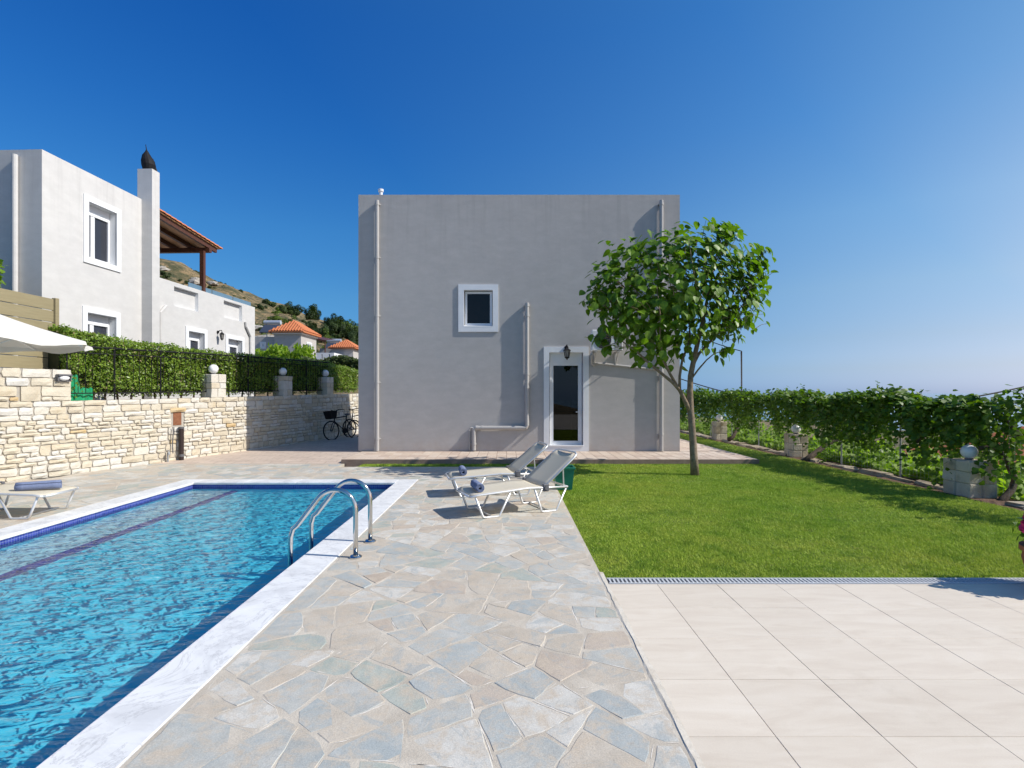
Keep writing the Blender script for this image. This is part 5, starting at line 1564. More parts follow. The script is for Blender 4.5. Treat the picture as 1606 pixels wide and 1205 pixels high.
# house below the garden with a red roof
rh = thing('roofed_house', (19.2, 17.5, -3), 'red tiled roof and pinkish wall of a house below the garden, behind the vine', 'house')
t = MB(); t.box(16.4, 24, 16.2, 22, -6, -1.0); obj('wall', t, pmat('pink_render', (0.36,0.27,0.26), (0.41,0.32,0.30), 2, 0.85), rh)
t = MB()
ex0,ex1,ey0,ey1,ez,rz_ = 16.0,24.4,15.8,22.4,-1.0,0.4
t.add([(ex0,ey0,ez),(ex1,ey0,ez),(ex1,ey1,ez),(ex0,ey1,ez),(ex0+3.0,19,rz_),(ex1-3.0,19,rz_),(ex0,ey0,ez-.12),(ex1,ey0,ez-.12),(ex1,ey1,ez-.12),(ex0,ey1,ez-.12)],
      [(0,1,5,4),(1,2,5),(2,3,4,5),(3,0,4),(6,7,1,0),(7,8,2,1),(8,9,3,2),(9,6,0,3),(9,8,7,6)])
rr = obj('roof', t, M['terracotta'], rh)
t = MB()
for k in range(32):
    x = ex0+0.15+k*0.25; d = min(1.0, max(0.06, (x-ex0)/3.0), max(0.06,(ex1-x)/3.0))
    t.tube([(x,ey0-0.03,ez+0.02),(x,ey0+(19-ey0)*d,ez+0.02+(rz_-ez)*d)], 0.075, 6)
for k in range(24):
    y = ey0+0.15+k*0.25; d = min(1-abs(y-19)/3.3, 1.0); d = max(0.05, d)
    t.tube([(ex0-0.03,y,ez+0.02),(ex0+3.0*d,y,ez+0.02+(rz_-ez)*d)], 0.075, 6)
obj('roof_tiles', t, M['terracotta'], rr, kind='stuff')

# utility pole and wires
up = thing('utility_pole', (13.3, 30, -3), 'thin wooden utility pole rising beyond the vine against the sea sky', 'pole')
P0 = at(1163, 551, 30)
t = MB(); t.tube([(P0.x,30,-3),(P0.x,30,P0.z)], (0.06,0.04), 8); obj('pole', t, M['vinebark'], up)
t = MB(); t.tube([(P0.x-0.05,30,P0.z-0.05),(P0.x-0.35,29.2,-1.2)], 0.012, 5); obj('stay', t, M['galv'], up)
def wire(a, b, sag, label):
    a, b = Vector(a), Vector(b); t = MB()
    t.tube([a.lerp(b, k/12)-Vector((0,0,sag*4*(k/12)*(1-k/12))) for k in range(13)], 0.026, 5)
    tag(obj('overhead_wire', t, M['black'], loc=tuple(a)), label, 'wire', 'overhead wires beyond the garden')
wire((P0.x,30,P0.z), at(1040,500,34), 0.2, 'thin wire running up left from the top of the utility pole')
wire(at(1060,592,26), at(1200,628,27), 0.1, 'short dark wire sloping down behind the tree trunk towards the vine')
wire(at(1480,630,17), at(1720,575,18), 0.12, 'overhead wire rising to the right edge above the vine')
t = MB(); q = at(1516.5,625,8.9); t.tube([(q.x,q.y,-0.4),(q.x,q.y,q.z)], 0.03, 8); obj('post', t, M['black'], fc)

# ------------------------------------------------------------------ far houses and hillside growth
def far_house(name, loc, label):
    return thing(name, loc, label, 'house')
def hip_roof(mb, x0,x1,y0,y1,z,h,ov=0.35):
    x0-=ov;x1+=ov;y0-=ov;y1+=ov; cx_,cy_=(x0+x1)/2,(y0+y1)/2
    w,d=x1-x0,y1-y0
    if w>d: a,b=(x0+d/2,cy_),(x1-d/2,cy_)
    else: a,b=(cx_,y0+w/2),(cx_,y1-w/2)
    mb.add([(x0,y0,z),(x1,y0,z),(x1,y1,z),(x0,y1,z),(*a,z+h),(*b,z+h),(x0,y0,z-.12),(x1,y0,z-.12),(x1,y1,z-.12),(x0,y1,z-.12)],
           ([(0,1,5,4),(1,2,5),(2,3,4,5),(3,0,4)] if w>d else [(0,1,4),(1,2,5,4),(2,3,5),(3,0,4,5)])+[(6,7,1,0),(7,8,2,1),(8,9,3,2),(9,6,0,3),(9,8,7,6)])
    return (x0,x1,y0,y1,a,b)
def tile_ribs(mb, x0,x1,y0,y1,a,b,z,h,step=0.24):
    for x in np.arange(x0+.1,x1,step):          # front slope
        if x < a[0]: d=(x-x0)/max(a[0]-x0,1e-3)
        elif x > b[0]: d=(x1-x)/max(x1-b[0],1e-3)
        else: d=1
        if d>0.08: mb.tube([(x,y0-.03,z+.03),(x,y0+(a[1]-y0)*d,z+.03+h*d)],0.055,5)
    for y in np.arange(y0+.1,y1,step):          # right slope
        if y < a[1]: d=(y-y0)/max(a[1]-y0,1e-3)
        elif y > b[1]: d=(y1-y)/max(y1-b[1],1e-3)
        else: d=1
        if d>0.08: mb.tube([(x1+.03,y,z+.03),(x1-(x1-b[0])*d,y,z+.03+h*d)],0.055,5)
def plain_window(parent, O, u, n, u0,u1,z0,z1, w=0.16):
    t = MB(); frame_ring(t,O,u,n,u0,u1,z0,z1,0.07,-0.02,0.02); t.obox(O,u,n,(u0+u1)/2-.03,(u0+u1)/2+.03,z0+.07,z1-.07,-.02,.02)
    wf = obj('window', t, M['pvc'], parent)
    t = MB(); t.obox(O,u,n,u0+.071,u1-.071,z0+.071,z1-.071,-.02,.008); obj('pane', t, glass_mat('dim_glass',(0.04,0.045,0.06),.05), wf)
    t = MB(); t.obox(O,u,n,u0-w,u0-.001,z0-w,z1+w,-.02,.05); t.obox(O,u,n,u1+.001,u1+w,z0-w,z1+w,-.02,.05); t.obox(O,u,n,u0,u1,z1+.001,z1+w,-.02,.05); t.obox(O,u,n,u0,u1,z0-w,z0-.001,-.02,.05); obj('surround', t, M['white'], wf)
def solar_heater(c, label, s=1.0):
    h = thing('solar_heater', c, label, 'solar heater', 'solar water heaters on roofs')
    x,y,z=c
    t = MB(); t.add([(x-1.0*s,y-.9*s,z+.05),(x+.9*s,y-.9*s,z+.05),(x+.9*s,y+.5*s,z+1.15*s),(x-1.0*s,y+.5*s,z+1.15*s),(x-1.0*s,y-.86*s,z-.03),(x+.9*s,y-.86*s,z-.03),(x+.9*s,y+.54*s,z+1.07*s),(x-1.0*s,y+.54*s,z+1.07*s)],
              [(0,1,2,3),(7,6,5,4),(0,4,5,1),(1,5,6,2),(2,6,7,3),(3,7,4,0)]); obj('panel', t, glass_mat('solar_glass',(0.05,0.06,0.085),0.15), h)
    t = MB(); t.tube([(x-1.1*s,y+.75*s,z+1.45*s),(x+1.0*s,y+.75*s,z+1.45*s)],0.28*s,14); obj('tank', t, M['alu'], h)
    t = MB()
    for dx in (-.8,.7):
        t.tube([(x+dx*s,y+.75*s,z-.3),(x+dx*s,y+.75*s,z+1.2*s)],0.03,5); t.tube([(x+dx*s,y-.85*s,z-.02),(x+dx*s,y+.75*s,z+1.2*s)],0.03,5)
    obj('stand', t, M['galv'], h)
# house A
YA = 45.0
a = at(472,522,YA)
hA = far_house('distant_house', (a.x,YA,3.0), 'distant grey house with orange hip roof, the larger one beside the hillside')
ax0_, ax1_, ay1_ = at(430,522,YA).x, a.x, YA+3.6
zA = a.z
t = MB(); t.box(ax0_,ax1_,YA,ay1_,0.5,zA); t.box(at(398,530,YA).x-0.6,ax0_-.002,YA+.25,ay1_,0.5,at(400,528,YA).z); obj('wall', t, M['stucco'], hA)
t = MB(); hA_r = hip_roof(t, ax0_,ax1_,YA,ay1_,zA+.125,at(461,507,YA+1.8).z-zA,0.35); rA = obj('roof', t, M['terracotta'], hA)
t = MB(); tile_ribs(t,*hA_r,zA+.125,at(461,507,YA+1.8).z-zA); obj('roof_tiles', t, M['terracotta'], rA, kind='stuff')
t = MB(); t.box(ax0_-.12,ax1_+.12,YA-.12,ay1_+.12,zA-.14,zA+.0); obj('eave', t, M['white'], rA)
plain_window(hA,(0,YA+.25,0),(1,0,0),(0,-1,0),at(408,540,YA).x,at(412.5,540,YA).x,at(408,544.5,YA).z,at(408,538.5,YA).z,0.13)
plain_window(hA,(ax1_,0,0),(0,1,0),(1,0,0),YA+1.3,YA+2.3,at(484,552,YA+1.6).z,at(484,539,YA+1.6).z,0.12)
solar_heater((at(424,515,YA+2.5).x, YA+2.5, at(424,523,YA+2.5).z), 'solar water heater with dark panel on the larger distant house roof', 0.72)
# house B with terrace
YB = 60.0
bx0, bx1 = at(520,546,YB).x, at(554,546,YB).x
hB = far_house('distant_house', (bx1,YB,2.0), 'smaller far house with orange hip roof and white terrace wall')
zB_ = at(554,547,YB).z
t = MB(); t.box(bx0,bx1,YB,YB+3.4,0.2,zB_); t.box(at(494,560,YB).x,bx0-.002,YB+1.5,YB+5,.2,at(500,545,YB).z); obj('wall', t, M['stucco'], hB)
t = MB(); rB_ = hip_roof(t,bx0,bx1,YB,YB+3.4,zB_+.125,at(545,535.5,YB+1.7).z-zB_,0.35); rB = obj('roof', t, M['terracotta'], hB)
t = MB(); tile_ribs(t,*rB_,zB_+.125,at(545,535.5,YB+1.7).z-zB_); obj('roof_tiles', t, M['terracotta'], rB, kind='stuff')
tx0, tx1 = at(493,556,YB-3).x, at(524,556,YB-3).x
tz1, tz0 = at(510,553.5,YB-3).z, at(510,566,YB-3).z
t = MB(); wall_face(t,(tx0,YB-3,0),(1,0,0),(0,-1,0),tx1-tx0,0.2,tz1,[(0.35*(tx1-tx0),0.35*(tx1-tx0)+.16,tz0+.25,tz1-.15),(0.72*(tx1-tx0),0.72*(tx1-tx0)+.16,tz0+.25,tz1-.15)],0.15)
wall_face(t,(tx1,YB-3,0),(0,1,0),(1,0,0),4.2,0.2,tz1,[(0.8,0.96,tz0+.25,tz1-.15),(2.0,2.16,tz0+.25,tz1-.15),(3.1,3.26,tz0+.25,tz1-.15)],0.15)
obj('terrace_wall', t, M['white'], hB)
t = MB(); p0 = at(494,531,YB); p1 = at(518,536,YB); t.add([(p0.x,YB-1.5,p0.z),(p1.x,YB-1.5,p1.z),(p1.x,YB+2,p1.z+.4),(p0.x,YB+2,p0.z+.4),(p0.x,YB-1.5,p0.z-.2),(p1.x,YB-1.5,p1.z-.2)],[(0,1,2,3),(4,5,1,0)]); t.tube([(p1.x-.1,YB-1.4,tz0),(p1.x-.1,YB-1.4,p1.z-.1)],.07,6)
obj('pergola', t, M['wood'], hB)
solar_heater((at(522,548,YB+3).x,YB+3,at(522,549,YB+3).z), 'small solar water heater beside the smaller far house roof', 0.8)

# hillside bushes and trees
def bush_mesh(nm, n, rx, rz, mat, seed, leaf=0.34):
    r = np.random.default_rng(seed)
    lobes = r.normal(0,0.45,(9,3))*np.array((rx,rx,rz)) + np.array((0,0,rz*0.9))
    C = []
    for k in range(n):
        l = lobes[r.integers(0,9)]; d = r.normal(0,1,3); d /= np.linalg.norm(d)
        C.append(l + d*np.array((rx,rx,rz))*0.48*r.uniform(0.6,1.05))
    C = np.array(C); C[:,2] = np.maximum(C[:,2], 0.05)
    NN = unit(unit(C-np.array((0,0,rz*.7)))+r.normal(0,0.4,C.shape))
    o = leaves(nm, C, NN, r.normal(0,1,C.shape), r.uniform(leaf*.6,leaf*1.2,len(C)), 'small', mat)
    return o
kinds = []
for (nm, n, rx, rz, mat, sd, lab, gp) in (('crown',1500,1.3,1.0,M['bushleaf'],1,'low olive green scrub bush on the dry hillside','scrub bushes on the hillside'),
                                     ('crown',2600,1.7,1.8,M['bushleaf2'],2,'dark rounded tree on the lower hillside beyond the houses','dark trees on the hillside'),
                                     ('crown',2000,1.6,1.5,M['bushleaf3'],3,'brighter green leafy tree on the hillside slope','bright trees on the hillside')):
    kinds.append((nm, n, rx, rz, mat, sd, lab, gp))
protos = {}
def plant(kind, x, y, z, s):
    nm, n, rx, rz, mat, sd, lab, gp = kinds[kind]
    root = thing('bush' if kind == 0 else 'tree', (x,y,z), lab, 'bush' if kind == 0 else 'tree', gp, random.uniform(0,6.28))
    root.scale = (s, s, s*random.uniform(0.85,1.15))
    if kind not in protos:
        o = bush_mesh('crown', n, rx, rz, mat, sd); o.parent = root
        t = MB(); t.tube([(0,0,-1.0),(0.05,0,rz*0.5),(0.1,0.05,rz*1.1)],(0.12,0.09,0.04),6); tr_ = obj('trunk', t, M['vinebark'], root, local=True)
        protos[kind] = (o, tr_)
    else:
        for q in protos[kind]:
            c = q.copy(); COL.objects.link(c); c.parent = root
def tz(x, y): return float(terrain_z(np.array([x]), np.array([y]))[0])
sky_x = [235, 300, 345, 400, 430, 470, 500, 530, 565]
cnt = 0
for k in range(230):
    Y_ = random.uniform(64, 116); px_ = random.uniform(240, 568)
    x = (px_-CX)*Y_/FX; z = tz(x, Y_)
    if px_ < 400:
        kd, s = 0, random.uniform(0.35,1.0)
    elif px_ < 455: kd, s = random.choice((0,0,2)), random.uniform(0.8,1.5)
    else: kd, s = random.choice((1,1,2,0)), random.uniform(0.9,1.5)
    plant(kd, x, Y_, z-0.3, s*0.58*Y_/105)
# maize-like plants before house A
n = 2400
xx = rng.uniform(at(398,555,40).x, at(484,555,40).x, n); yy = rng.uniform(39.5,41.5,n)
hh = 1.0+0.3*np.sin(xx*3.1)+0.25*np.sin(xx*9.3)
z0 = at(440,570,40).z
zz = z0 + rng.uniform(0,1,n)*hh
C = np.stack([xx,yy,zz],1)
leaves('maize', C, unit(rng.normal(0,1,(n,3))+np.array((0.5,-.5,.2))), rng.normal(0,.35,(n,3))+np.array((0,0,1.)), rng.uniform(0.2,0.4,n), 'small', M['weed'], okind='stuff')
# far hedge in front of the far terrace
n = 5000
xx = rng.uniform(at(478,570,34).x, at(575,570,34).x, n); yy = rng.uniform(33.2,34.8,n); zz = at(520,580,34).z + rng.uniform(0,1,n)*(0.75+0.15*np.sin(xx*2.2))
h2 = thing('low_hedge', (-11,34,2), 'dark low hedge running below the far white terrace', 'hedge')
leaves('foliage', np.stack([xx,yy,zz],1), unit(rng.normal(0,.6,(n,3))+np.array((0.3,-.5,.6))), rng.normal(0,1,(n,3)), rng.uniform(0.12,0.24,n), 'small', M['bushleaf'], h2, 'stuff')

# rocks on the hillside
def rock(x, y, z, s, label='pale limestone outcrop on the dry hillside'):
    t = MB(); prof = [(0.2,-0.3),(0.9,-0.2),(1.0,0.2),(0.7,0.55),(0.25,0.7)]
    t.lathe((0,0,0), prof, 9)
    t.v = [((a+random.uniform(-.2,.2))*s*1.5, (b+random.uniform(-.2,.2))*s, (c+random.uniform(-.12,.12))*s) for a,b,c in t.v]
    o = obj('rock', t, M['rock'], local=True); o.location = (x,y,z); o.rotation_euler.z = random.uniform(-.4,.4)
    tag(o, label, 'rock', 'rocks on the hillside')
M['rock'] = pmat('grey_limestone', (0.30,0.275,0.24), (0.46,0.42,0.36), 2, 0.95, 0.9, 3, 0.2)
for k in range(28):
    Y_ = random.uniform(70,112); px_ = random.uniform(250, 455); x = (px_-CX)*Y_/FX
    rock(x, Y_, tz(x,Y_), random.uniform(0.4,1.1))
rock(at(425,505,62).x, 62, tz(at(425,505,62).x,62)+0.8, 2.2, 'largest pale rock slab just behind the solar heater')

# ------------------------------------------------------------------ pool ladder
ld_ = thing('pool_ladder', (-1.5, 5.4, 0), 'polished steel pool ladder with two curved handrails on the pool edge', 'ladder')
for yb in (5.12, 5.66):
    xb = -1.485; r = 0.0235
    P = [Vector((xb,yb,0.0)), Vector((xb,yb,0.30)), Vector((xb,yb,0.46))]
    c = Vector((xb-0.20,yb,0.46)); R_ = 0.20
    for a in np.linspace(0.12, math.radians(142), 14): P.append(c+Vector((R_*math.cos(a),0,R_*math.sin(a))))
    tdir = Vector((-math.sin(math.radians(142)),0,math.cos(math.radians(142))))
    end = P[-1]; L_ = 0.50
    foot = Vector((-2.115, yb, 0))
    k_ = (end.x-foot.x)/(-tdir.x)
    P.append(end+tdir*(k_-0.10)); 
    b_ = end+tdir*k_
    P.append(Vector((b_.x+0.02,yb,b_.z+0.045))); P.append(Vector((foot.x-0.003,yb,b_.z-0.035))); P.append(Vector((foot.x-0.005,yb,b_.z-0.1)))
    P.append(Vector((foot.x-0.005,yb,-0.51)))
    t = MB(); t.tube(P, r, 14); obj('handrail', t, M['steel'], ld_, smooth=True)
    t = MB(); t.lathe((xb,yb,0), [(0.062,0.002),(0.062,0.012),(0.05,0.024),(0.03,0.03)], 18); obj('base_flange', t, M['steel'], ld_, smooth=False)
for z in (-0.20,-0.33,-0.46):
    t = MB(); t.bbox(-2.16,-2.07,5.14,5.64,z-0.012,z+0.012,0.005); obj('step', t, M['steel'], ld_)

# ------------------------------------------------------------------ sun loungers
def make_lounger(label):
    """local x runs from the foot end (0) to the head, y across, z up"""
    r = thing('sun_lounger', (0,0,0), label, 'sun lounger', 'cream sun loungers by the pool')
    W = 0.31; rt = 0.0145
    rail = lambda s: [(0.0,s*(W-0.05),0.285),(0.03,s*W,0.292),(0.10,s*W,0.305),(0.5,s*W,0.325),(0.8,s*W,0.345),(1.05,s*W,0.335),(1.40,s*W,0.325)]
    t = MB()
    for s in (-1,1): t.tube(rail(s), rt, 8)
    t.tube([(0.0,-(W-0.05),0.285),(0.0,(W-0.05),0.285)], rt, 8); t.tube([(1.40,-W,0.325),(1.40,W,0.325)], rt, 8)
    obj('frame', t, M['alu'], r, local=True, smooth=True)
    for (pts_) in ([(0.06,0.295),(0.17,0.02),(0.20,0.012),(0.37,0.012),(0.40,0.02),(0.56,0.325)], [(0.90,0.335),(1.01,0.02),(1.04,0.012),(1.21,0.012),(1.24,0.02),(1.39,0.32)]):
        for s in (-1,1):
            t = MB(); t.tube([(a,s*(W-0.012),b) for a,b in pts_], rt, 8); obj('leg', t, M['alu'], r, local=True, smooth=True)
    for x in (0.285, 1.125):
        t = MB(); t.tube([(x,-(W-0.012),0.02),(x,W-0.012,0.02)], 0.011, 8); obj('stretcher', t, M['alu'], r, local=True)
    # seat sling, slightly slack between the rails
    v, f = [], []
    xs_ = np.linspace(0.015, 1.06, 14); nyy = 7
    for x in xs_:
        z = np.interp(x, [0,0.1,0.5,0.8,1.06], [0.298,0.318,0.340,0.360,0.350])
        for j in range(nyy):
            q = -1+2*j/(nyy-1); wv = W-0.05*max(0,1-x/0.05)
            v.append((x, q*wv, z-0.016*(1-q*q)))
    for i in range(len(xs_)-1):
        for j in range(nyy-1):
            a = i*nyy+j; f.append((a, a+nyy, a+nyy+1, a+1))
    t = MB(); t.add(v, f); o = obj('seat', t, M['sling'], r, local=True, smooth=True); sm = o.modifiers.new('thickness','SOLIDIFY'); sm.thickness = 0.006
    # backrest
    th = math.radians(38.5); Lb = 0.68; hx, hz = 1.05, 0.352
    bp = lambda l, y, d=0: (hx+l*math.cos(th)-d*math.sin(th), y, hz+l*math.sin(th)+d*math.cos(th))
    t = MB(); pts_ = [bp(0,-W)]; 
    pts_ += [bp(Lb-0.09,-W), bp(Lb-0.03,-W+0.025), bp(Lb,-W+0.09), bp(Lb,W-0.09), bp(Lb-0.03,W-0.025), bp(Lb-0.09,W), bp(0,W)]
    t.tube(pts_, rt, 8); br_ = obj('backrest', t, M['alu'], r, local=True, smooth=True)
    v, f = [], []
    ls = np.linspace(-0.01, Lb-0.035, 9)
    for l in ls:
        for j in range(nyy):
            q = -1+2*j/(nyy-1); wv = W-0.004-0.06*max(0,(l-(Lb-0.10))/0.07)**1.5
            v.append(bp(l, q*wv, 0.012-0.016*(1-q*q)))
    for i in range(len(ls)-1):
        for j in range(nyy-1):
            a = i*nyy+j; f.append((a, a+nyy, a+nyy+1, a+1))
    t = MB(); t.add(v, f); o = obj('back_sling', t, M['sling'], br_, local=True, smooth=True); sm = o.modifiers.new('thickness','SOLIDIFY'); sm.thickness = 0.006
    for s in (-1,1):
        t = MB(); t.bbox(1.02,1.11,s*W-0.022,s*W+0.022,0.285,0.385,0.01); t.tube([(1.065,s*(W+0.02),0.335),(1.065,s*(W+0.04),0.335)],0.03,10); obj('hinge', t, M['plastic'], r, local=True)
        t = MB(); t.tube([bp(0.36,s*(W-0.01),-0.01),(1.36,s*(W-0.03),0.33)], 0.009, 6); obj('prop', t, M['alu'], r, local=True)
    return r
l1 = make_lounger('nearest cream lounger with a raised back and a rolled towel, green box behind its head')
def place(l, near_foot, ang):
    c, s = math.cos(ang), math.sin(ang)
    # local near foot corner is (0,-W)
    l.location = (near_foot[0]-(0.31*s), near_foot[1]+0.31*c, 0.0); l.rotation_euler.z = ang
place(l1, (-0.47, 6.62), math.radians(24))
l2 = copy_tree(l1); l2['label'] = 'cream lounger with a raised back and rolled towel nearer the house, behind the first'
place(l2, (-0.89, 8.0), math.radians(13))
l3 = copy_tree(l1); l3['label'] = 'cream lounger on the far side of the pool, its foot end showing below the parasol'
l3.location = (-5.92, 6.98, 0.0); l3.rotation_euler.z = math.radians(182)
# rolled towels
def towel(l, x, length, rot, label):
    M4 = Matrix.Translation(l.location) @ Matrix.Rotation(l.rotation_euler.z,4,'Z')
    p = M4 @ Vector((x,0,0.395 if x < 0.4 else 0.40)); p.z = np.interp(x,[0,.1,.5,.8],[.298,.318,.34,.36])-0.012+0.058
    t = MB(); nn_ = 44; v = []
    R0 = 0.012; prev = None
    for k in range(nn_):
        a = k/ (nn_-1)*2*math.pi*3.4; rr_ = R0+0.046*a/(2*math.pi*3.4)
        for yy_ in np.linspace(-length/2, length/2, 7):
            sq = 1-0.04*abs(math.sin(yy_*19))
            v.append((rr_*math.cos(a)*sq, yy_ + 0.004*math.sin(a*1.7), rr_*math.sin(a)*0.95*sq))
    f = []
    for k in range(nn_-1):
        for j in range(6): q = k*7+j; f.append((q,q+7,q+8,q+1))
    t.add(v, f)
    o = obj('rolled_towel', t, M['towel'], local=True, smooth=True); o.location = p; o.rotation_euler.z = l.rotation_euler.z+rot
    sm = o.modifiers.new('thickness','SOLIDIFY'); sm.thickness = 0.009
    tag(o, label, 'towel', 'rolled blue grey towels')
towel(l1, 0.20, 0.36, math.radians(-8), 'rolled blue grey towel on the foot of the nearest lounger')
towel(l2, 0.24, 0.36, math.radians(-4), 'rolled blue grey towel on the lounger nearer the house')
towel(l3, 0.30, 0.46, math.radians(-62), 'rolled blue grey towel on the lounger across the pool')

# green box behind the near lounger
gb = thing('green_bin', (0.93, 8.85, 0), 'open green plastic bin standing behind the head of the nearest lounger', 'bin')
t = MB(); 
def ring4(w, d, z): return [(0.93-w,8.85-d,z),(0.93+w,8.85-d,z),(0.93+w,8.85+d,z),(0.93-w,8.85+d,z)]
t.add(ring4(.13,.13,0)+ring4(.165,.165,.36)+ring4(.15,.15,.36)+ring4(.12,.12,.02), [(3,2,1,0)]+[(k,(k+1)%4,4+(k+1)%4,4+k) for k in range(4)]+[(4+k,4+(k+1)%4,8+(k+1)%4,8+k) for k in range(4)]+[(8+k,8+(k+1)%4,12+(k+1)%4,12+k) for k in range(4)]+[(12,13,14,15)])
obj('body', t, M['green_box'], gb)
t = MB(); t.bbox(0.93-.18,0.93+.18,8.85-.18,8.85-.155,.34,.375,.005); t.bbox(0.93-.18,0.93+.18,8.85+.155,8.85+.18,.34,.375,.005); t.bbox(0.93-.18,0.93-.155,8.85-.154,8.85+.154,.34,.374,.005); t.bbox(0.93+.155,0.93+.18,8.85-.154,8.85+.154,.34,.374,.005)
obj('rim', t, M['green_box'], gb)

# ------------------------------------------------------------------ parasol
pc = Vector((-7.50,7.25,0))
ps = thing('parasol', tuple(pc), 'large ivory white parasol with drooping valance at the left edge', 'parasol')
t = MB(); t.tube([(pc.x,pc.y,0.08),(pc.x,pc.y,2.86)], 0.022, 10); obj('pole', t, M['alu'], ps)
t = MB(); t.lathe((pc.x,pc.y,0), [(0.27,0.0),(0.27,0.06),(0.05,0.09),(0.045,0.32)], 20); obj('base', t, M['plastic'], ps)
Rr, ze, za = 1.46, 2.34, 2.86
n8 = 8; ph0 = math.radians(12)
v, f = [], []
rows_ = 5; per = 6
for i in range(rows_+1):
    u = i/rows_
    for k in range(n8*per):
        seg_ = k/per; a0 = math.floor(seg_); fr_ = seg_-a0
        A = ph0+2*math.pi*a0/n8; B = ph0+2*math.pi*(a0+1)/n8
        p0 = Vector((math.cos(A),math.sin(A),0)); p1 = Vector((math.cos(B),math.sin(B),0))
        d = p0.lerp(p1, fr_)*(Rr*(0.02+0.98*u))
        sagz = -0.03*math.sin(math.pi*fr_)*u - 0.03*math.sin(math.pi*u)
        pull = 1-0.05*math.sin(math.pi*fr_)*u
        v.append((pc.x+d.x*pull, pc.y+d.y*pull, za+(ze-za)*u+sagz+0.05*math.sin(math.pi*fr_)*u*0.6))
nk = n8*per
for i in range(rows_):
    for k in range(nk): f.append((i*nk+k, i*nk+(k+1)%nk, (i+1)*nk+(k+1)%nk, (i+1)*nk+k))
t = MB(); t.add(v, f); o = obj('canopy', t, M['canvas'], ps, smooth=False); sm = o.modifiers.new('thickness','SOLIDIFY'); sm.thickness = 0.004
v2, f2 = [], []
for k in range(nk):
    fr_ = (k/per) % 1.0
    e = v[rows_*nk+k]; ox, oy = e[0]-pc.x, e[1]-pc.y
    dpt = 0.045+0.06*math.sin(math.pi*fr_)**2
    v2 += [e, (pc.x+ox*1.012, pc.y+oy*1.012, e[2]-dpt)]
for k in range(nk): f2.append((k*2, (k*2+2)%(2*nk), (k*2+3)%(2*nk), k*2+1))
t = MB(); t.add(v2, f2); vo = obj('valance', t, M['canvas'], o); sm = vo.modifiers.new('thickness','SOLIDIFY'); sm.thickness = 0.004
for k in range(n8):
    A = ph0+2*math.pi*k/n8
    t = MB(); t.tube([(pc.x,pc.y,za-0.07),(pc.x+math.cos(A)*Rr*0.5,pc.y+math.sin(A)*Rr*0.5,(za+ze)/2-0.075),(pc.x+math.cos(A)*Rr*0.985,pc.y+math.sin(A)*Rr*0.985,ze-0.02)], 0.009, 6); obj('rib', t, M['alu'], ps)
    t = MB(); t.tube([(pc.x,pc.y,2.12),(pc.x+math.cos(A)*Rr*0.5,pc.y+math.sin(A)*Rr*0.5,(za+ze)/2-0.08)], 0.007, 6); obj('strut', t, M['alu'], ps)

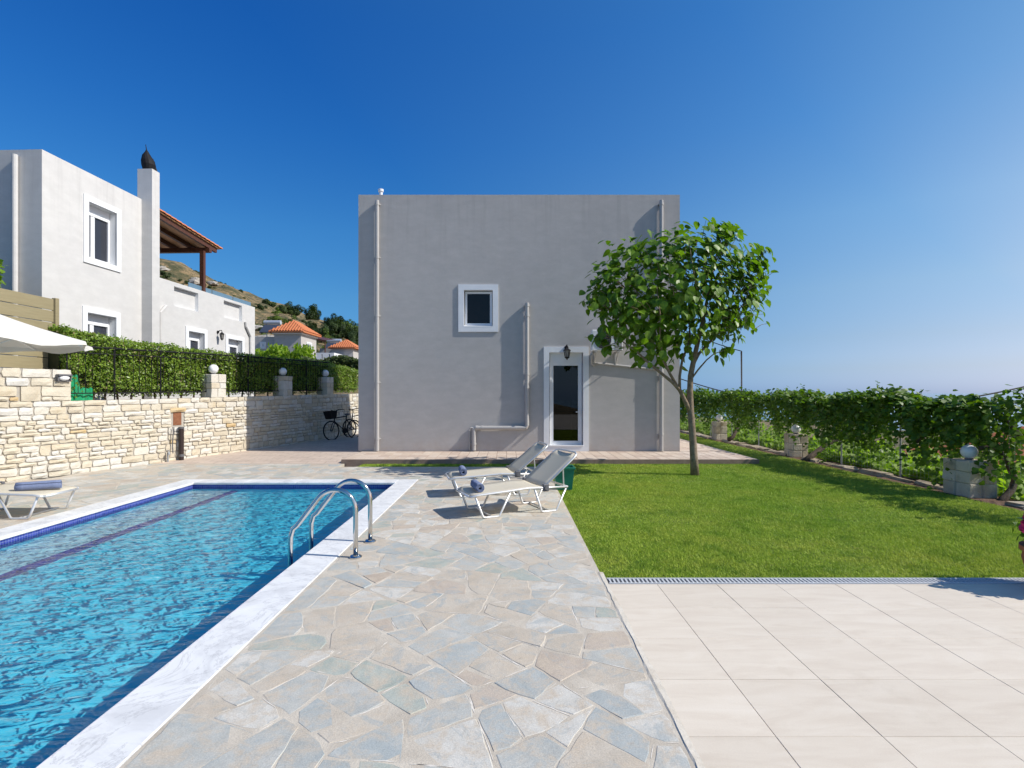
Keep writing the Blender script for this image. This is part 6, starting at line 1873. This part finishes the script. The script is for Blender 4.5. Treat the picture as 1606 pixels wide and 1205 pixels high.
# ------------------------------------------------------------------ bicycles leaning on the wall
def make_bike(label, loc, rz, lean, basket):
    b = thing('bicycle', loc, label, 'bicycle', 'black bicycles parked by the stone wall', rz)
    b.rotation_euler = (lean, 0, rz)
    wr = 0.31; wb = 0.98
    for x in (0, wb):
        t = MB(); t.tube([(x+wr*math.cos(a),0,wr+wr*math.sin(a)) for a in np.linspace(0,2*math.pi,33)], 0.022, 8, cap=False); w_ = obj('wheel', t, M['black'], b, local=True, smooth=True)
        t = MB()
        for k in range(12):
            a = 2*math.pi*k/12; t.tube([(x,0.02*(-1)**k,wr),(x+(wr-.02)*math.cos(a),0,wr+(wr-.02)*math.sin(a))],0.002,4)
        t.tube([(x,-.04,wr),(x,.04,wr)],0.022,8); obj('spokes', t, M['plastic'], w_, local=True)
    bb, st, hd = (0.42,0,0.28), (0.30,0,0.78), (0.80,0,0.72)
    t = MB()
    for a_, b_ in ((bb,st),(st,hd),(bb,(0.83,0,0.62)),((0,0,wr),bb),((0,0,wr),(0.33,0,0.66))): t.tube([a_,b_],0.017,8)
    t.tube([(0.79,0,0.80),(0.84,0,0.60)],0.02,8)
    for s in (-1,1): t.tube([(0.84,0,0.60),(0.87,s*.05,0.55),(wb,s*.05,wr)],0.012,6)
    obj('frame', t, M['black'], b, local=True)
    t = MB(); t.tube([(0.79,0,0.78),(0.77,0,0.94)],0.014,6); t.tube([(0.62,-.29,0.97),(0.76,-.2,1.0),(0.79,0,0.95),(0.76,.2,1.0),(0.62,.29,0.97)],0.013,6); obj('handlebar', t, M['black'], b, local=True)
    t = MB(); t.lathe((0.26,0,0.82),[(0.02,-.03),(0.075,0),(0.08,.03),(0.04,.045)],12); t.v=[((x-0.26)*1.6+0.26,y*(0.55+0.5*(0.3-x)*1.4),z) for x,y,z in t.v]; obj('saddle', t, M['plastic'], b, local=True)
    t = MB(); t.tube([(0.42,-.03,.28),(0.42,.03,.28)],0.09,14); t.tube([(0.42,.08,.28),(0.52,.09,.15)],.012,6); t.tube([(0.42,-.08,.28),(0.32,-.09,.41)],.012,6); t.bbox(.48,.56,.09,.17,.135,.16,.005); t.bbox(.28,.36,-.17,-.09,.40,.425,.005); obj('crank', t, M['black'], b, local=True)
    if basket:
        t = MB(); t.add([(0.86,-.15,.70),(1.06,-.15,.70),(1.06,.15,.70),(0.86,.15,.70),(0.83,-.18,.96),(1.12,-.18,.96),(1.12,.18,.96),(0.83,.18,.96)],[(3,2,1,0),(0,1,5,4),(1,2,6,5),(2,3,7,6),(3,0,4,7)])
        o = obj('basket', t, M['black'], b, local=True); sm = o.modifiers.new('thickness','SOLIDIFY'); sm.thickness=.012
    return b
make_bike('black bicycle with a front basket, the nearer of two against the shaded wall', (-5.30, 18.2, 0.05), math.radians(-122), 0.10, True)
make_bike('black bicycle without basket, standing closer to the grey house corner', (-5.08, 19.3, 0.06), math.radians(-118), 0.08, False)

# ------------------------------------------------------------------ flower pot at the right edge
fp = thing('flower_pot', (4.46,4.24,0), 'terracotta pot of magenta flowers at the right edge of the terrace', 'flower pot')
t = MB(); t.lathe((4.46,4.24,0), [(0.15,0.001),(0.20,0.10),(0.235,0.24),(0.225,0.30),(0.25,0.305),(0.25,0.345),(0.22,0.35),(0.21,0.30)], 28); obj('pot', t, M['pot'], fp, smooth=False)
t = MB(); t.tube([(4.46,4.24,0.29),(4.46,4.24,0.305)],0.209,20); obj('soil', t, M['soil'], fp)
n = 700; C = np.array((4.48,4.26,0.5))+rng.normal(0,1,(n,3))*np.array((0.10,0.10,0.075)); C[:,2]=np.maximum(C[:,2],.33)
leaves('foliage', C, unit(rng.normal(0,.6,(n,3))+np.array((0,0,.7))), rng.normal(0,1,(n,3)), rng.uniform(.035,.07,n),'vine',M['leaf'],fp,'stuff')
for k in range(12):
    c = Vector((4.42+random.gauss(0,.13),4.2+random.gauss(0,.13),0.62+random.gauss(0,.05)))
    if k == 0: c = Vector((4.20,4.24,0.60))
    if k == 1: c = Vector((4.205,4.28,0.50))
    m_ = 40; d = rng.normal(0,1,(m_,3)); d = unit(d)
    leaves('flower', np.array(c)+d*0.032, unit(d+rng.normal(0,.3,(m_,3))), rng.normal(0,1,(m_,3)), rng.uniform(.02,.034,m_),'vine',M['petal'],fp)
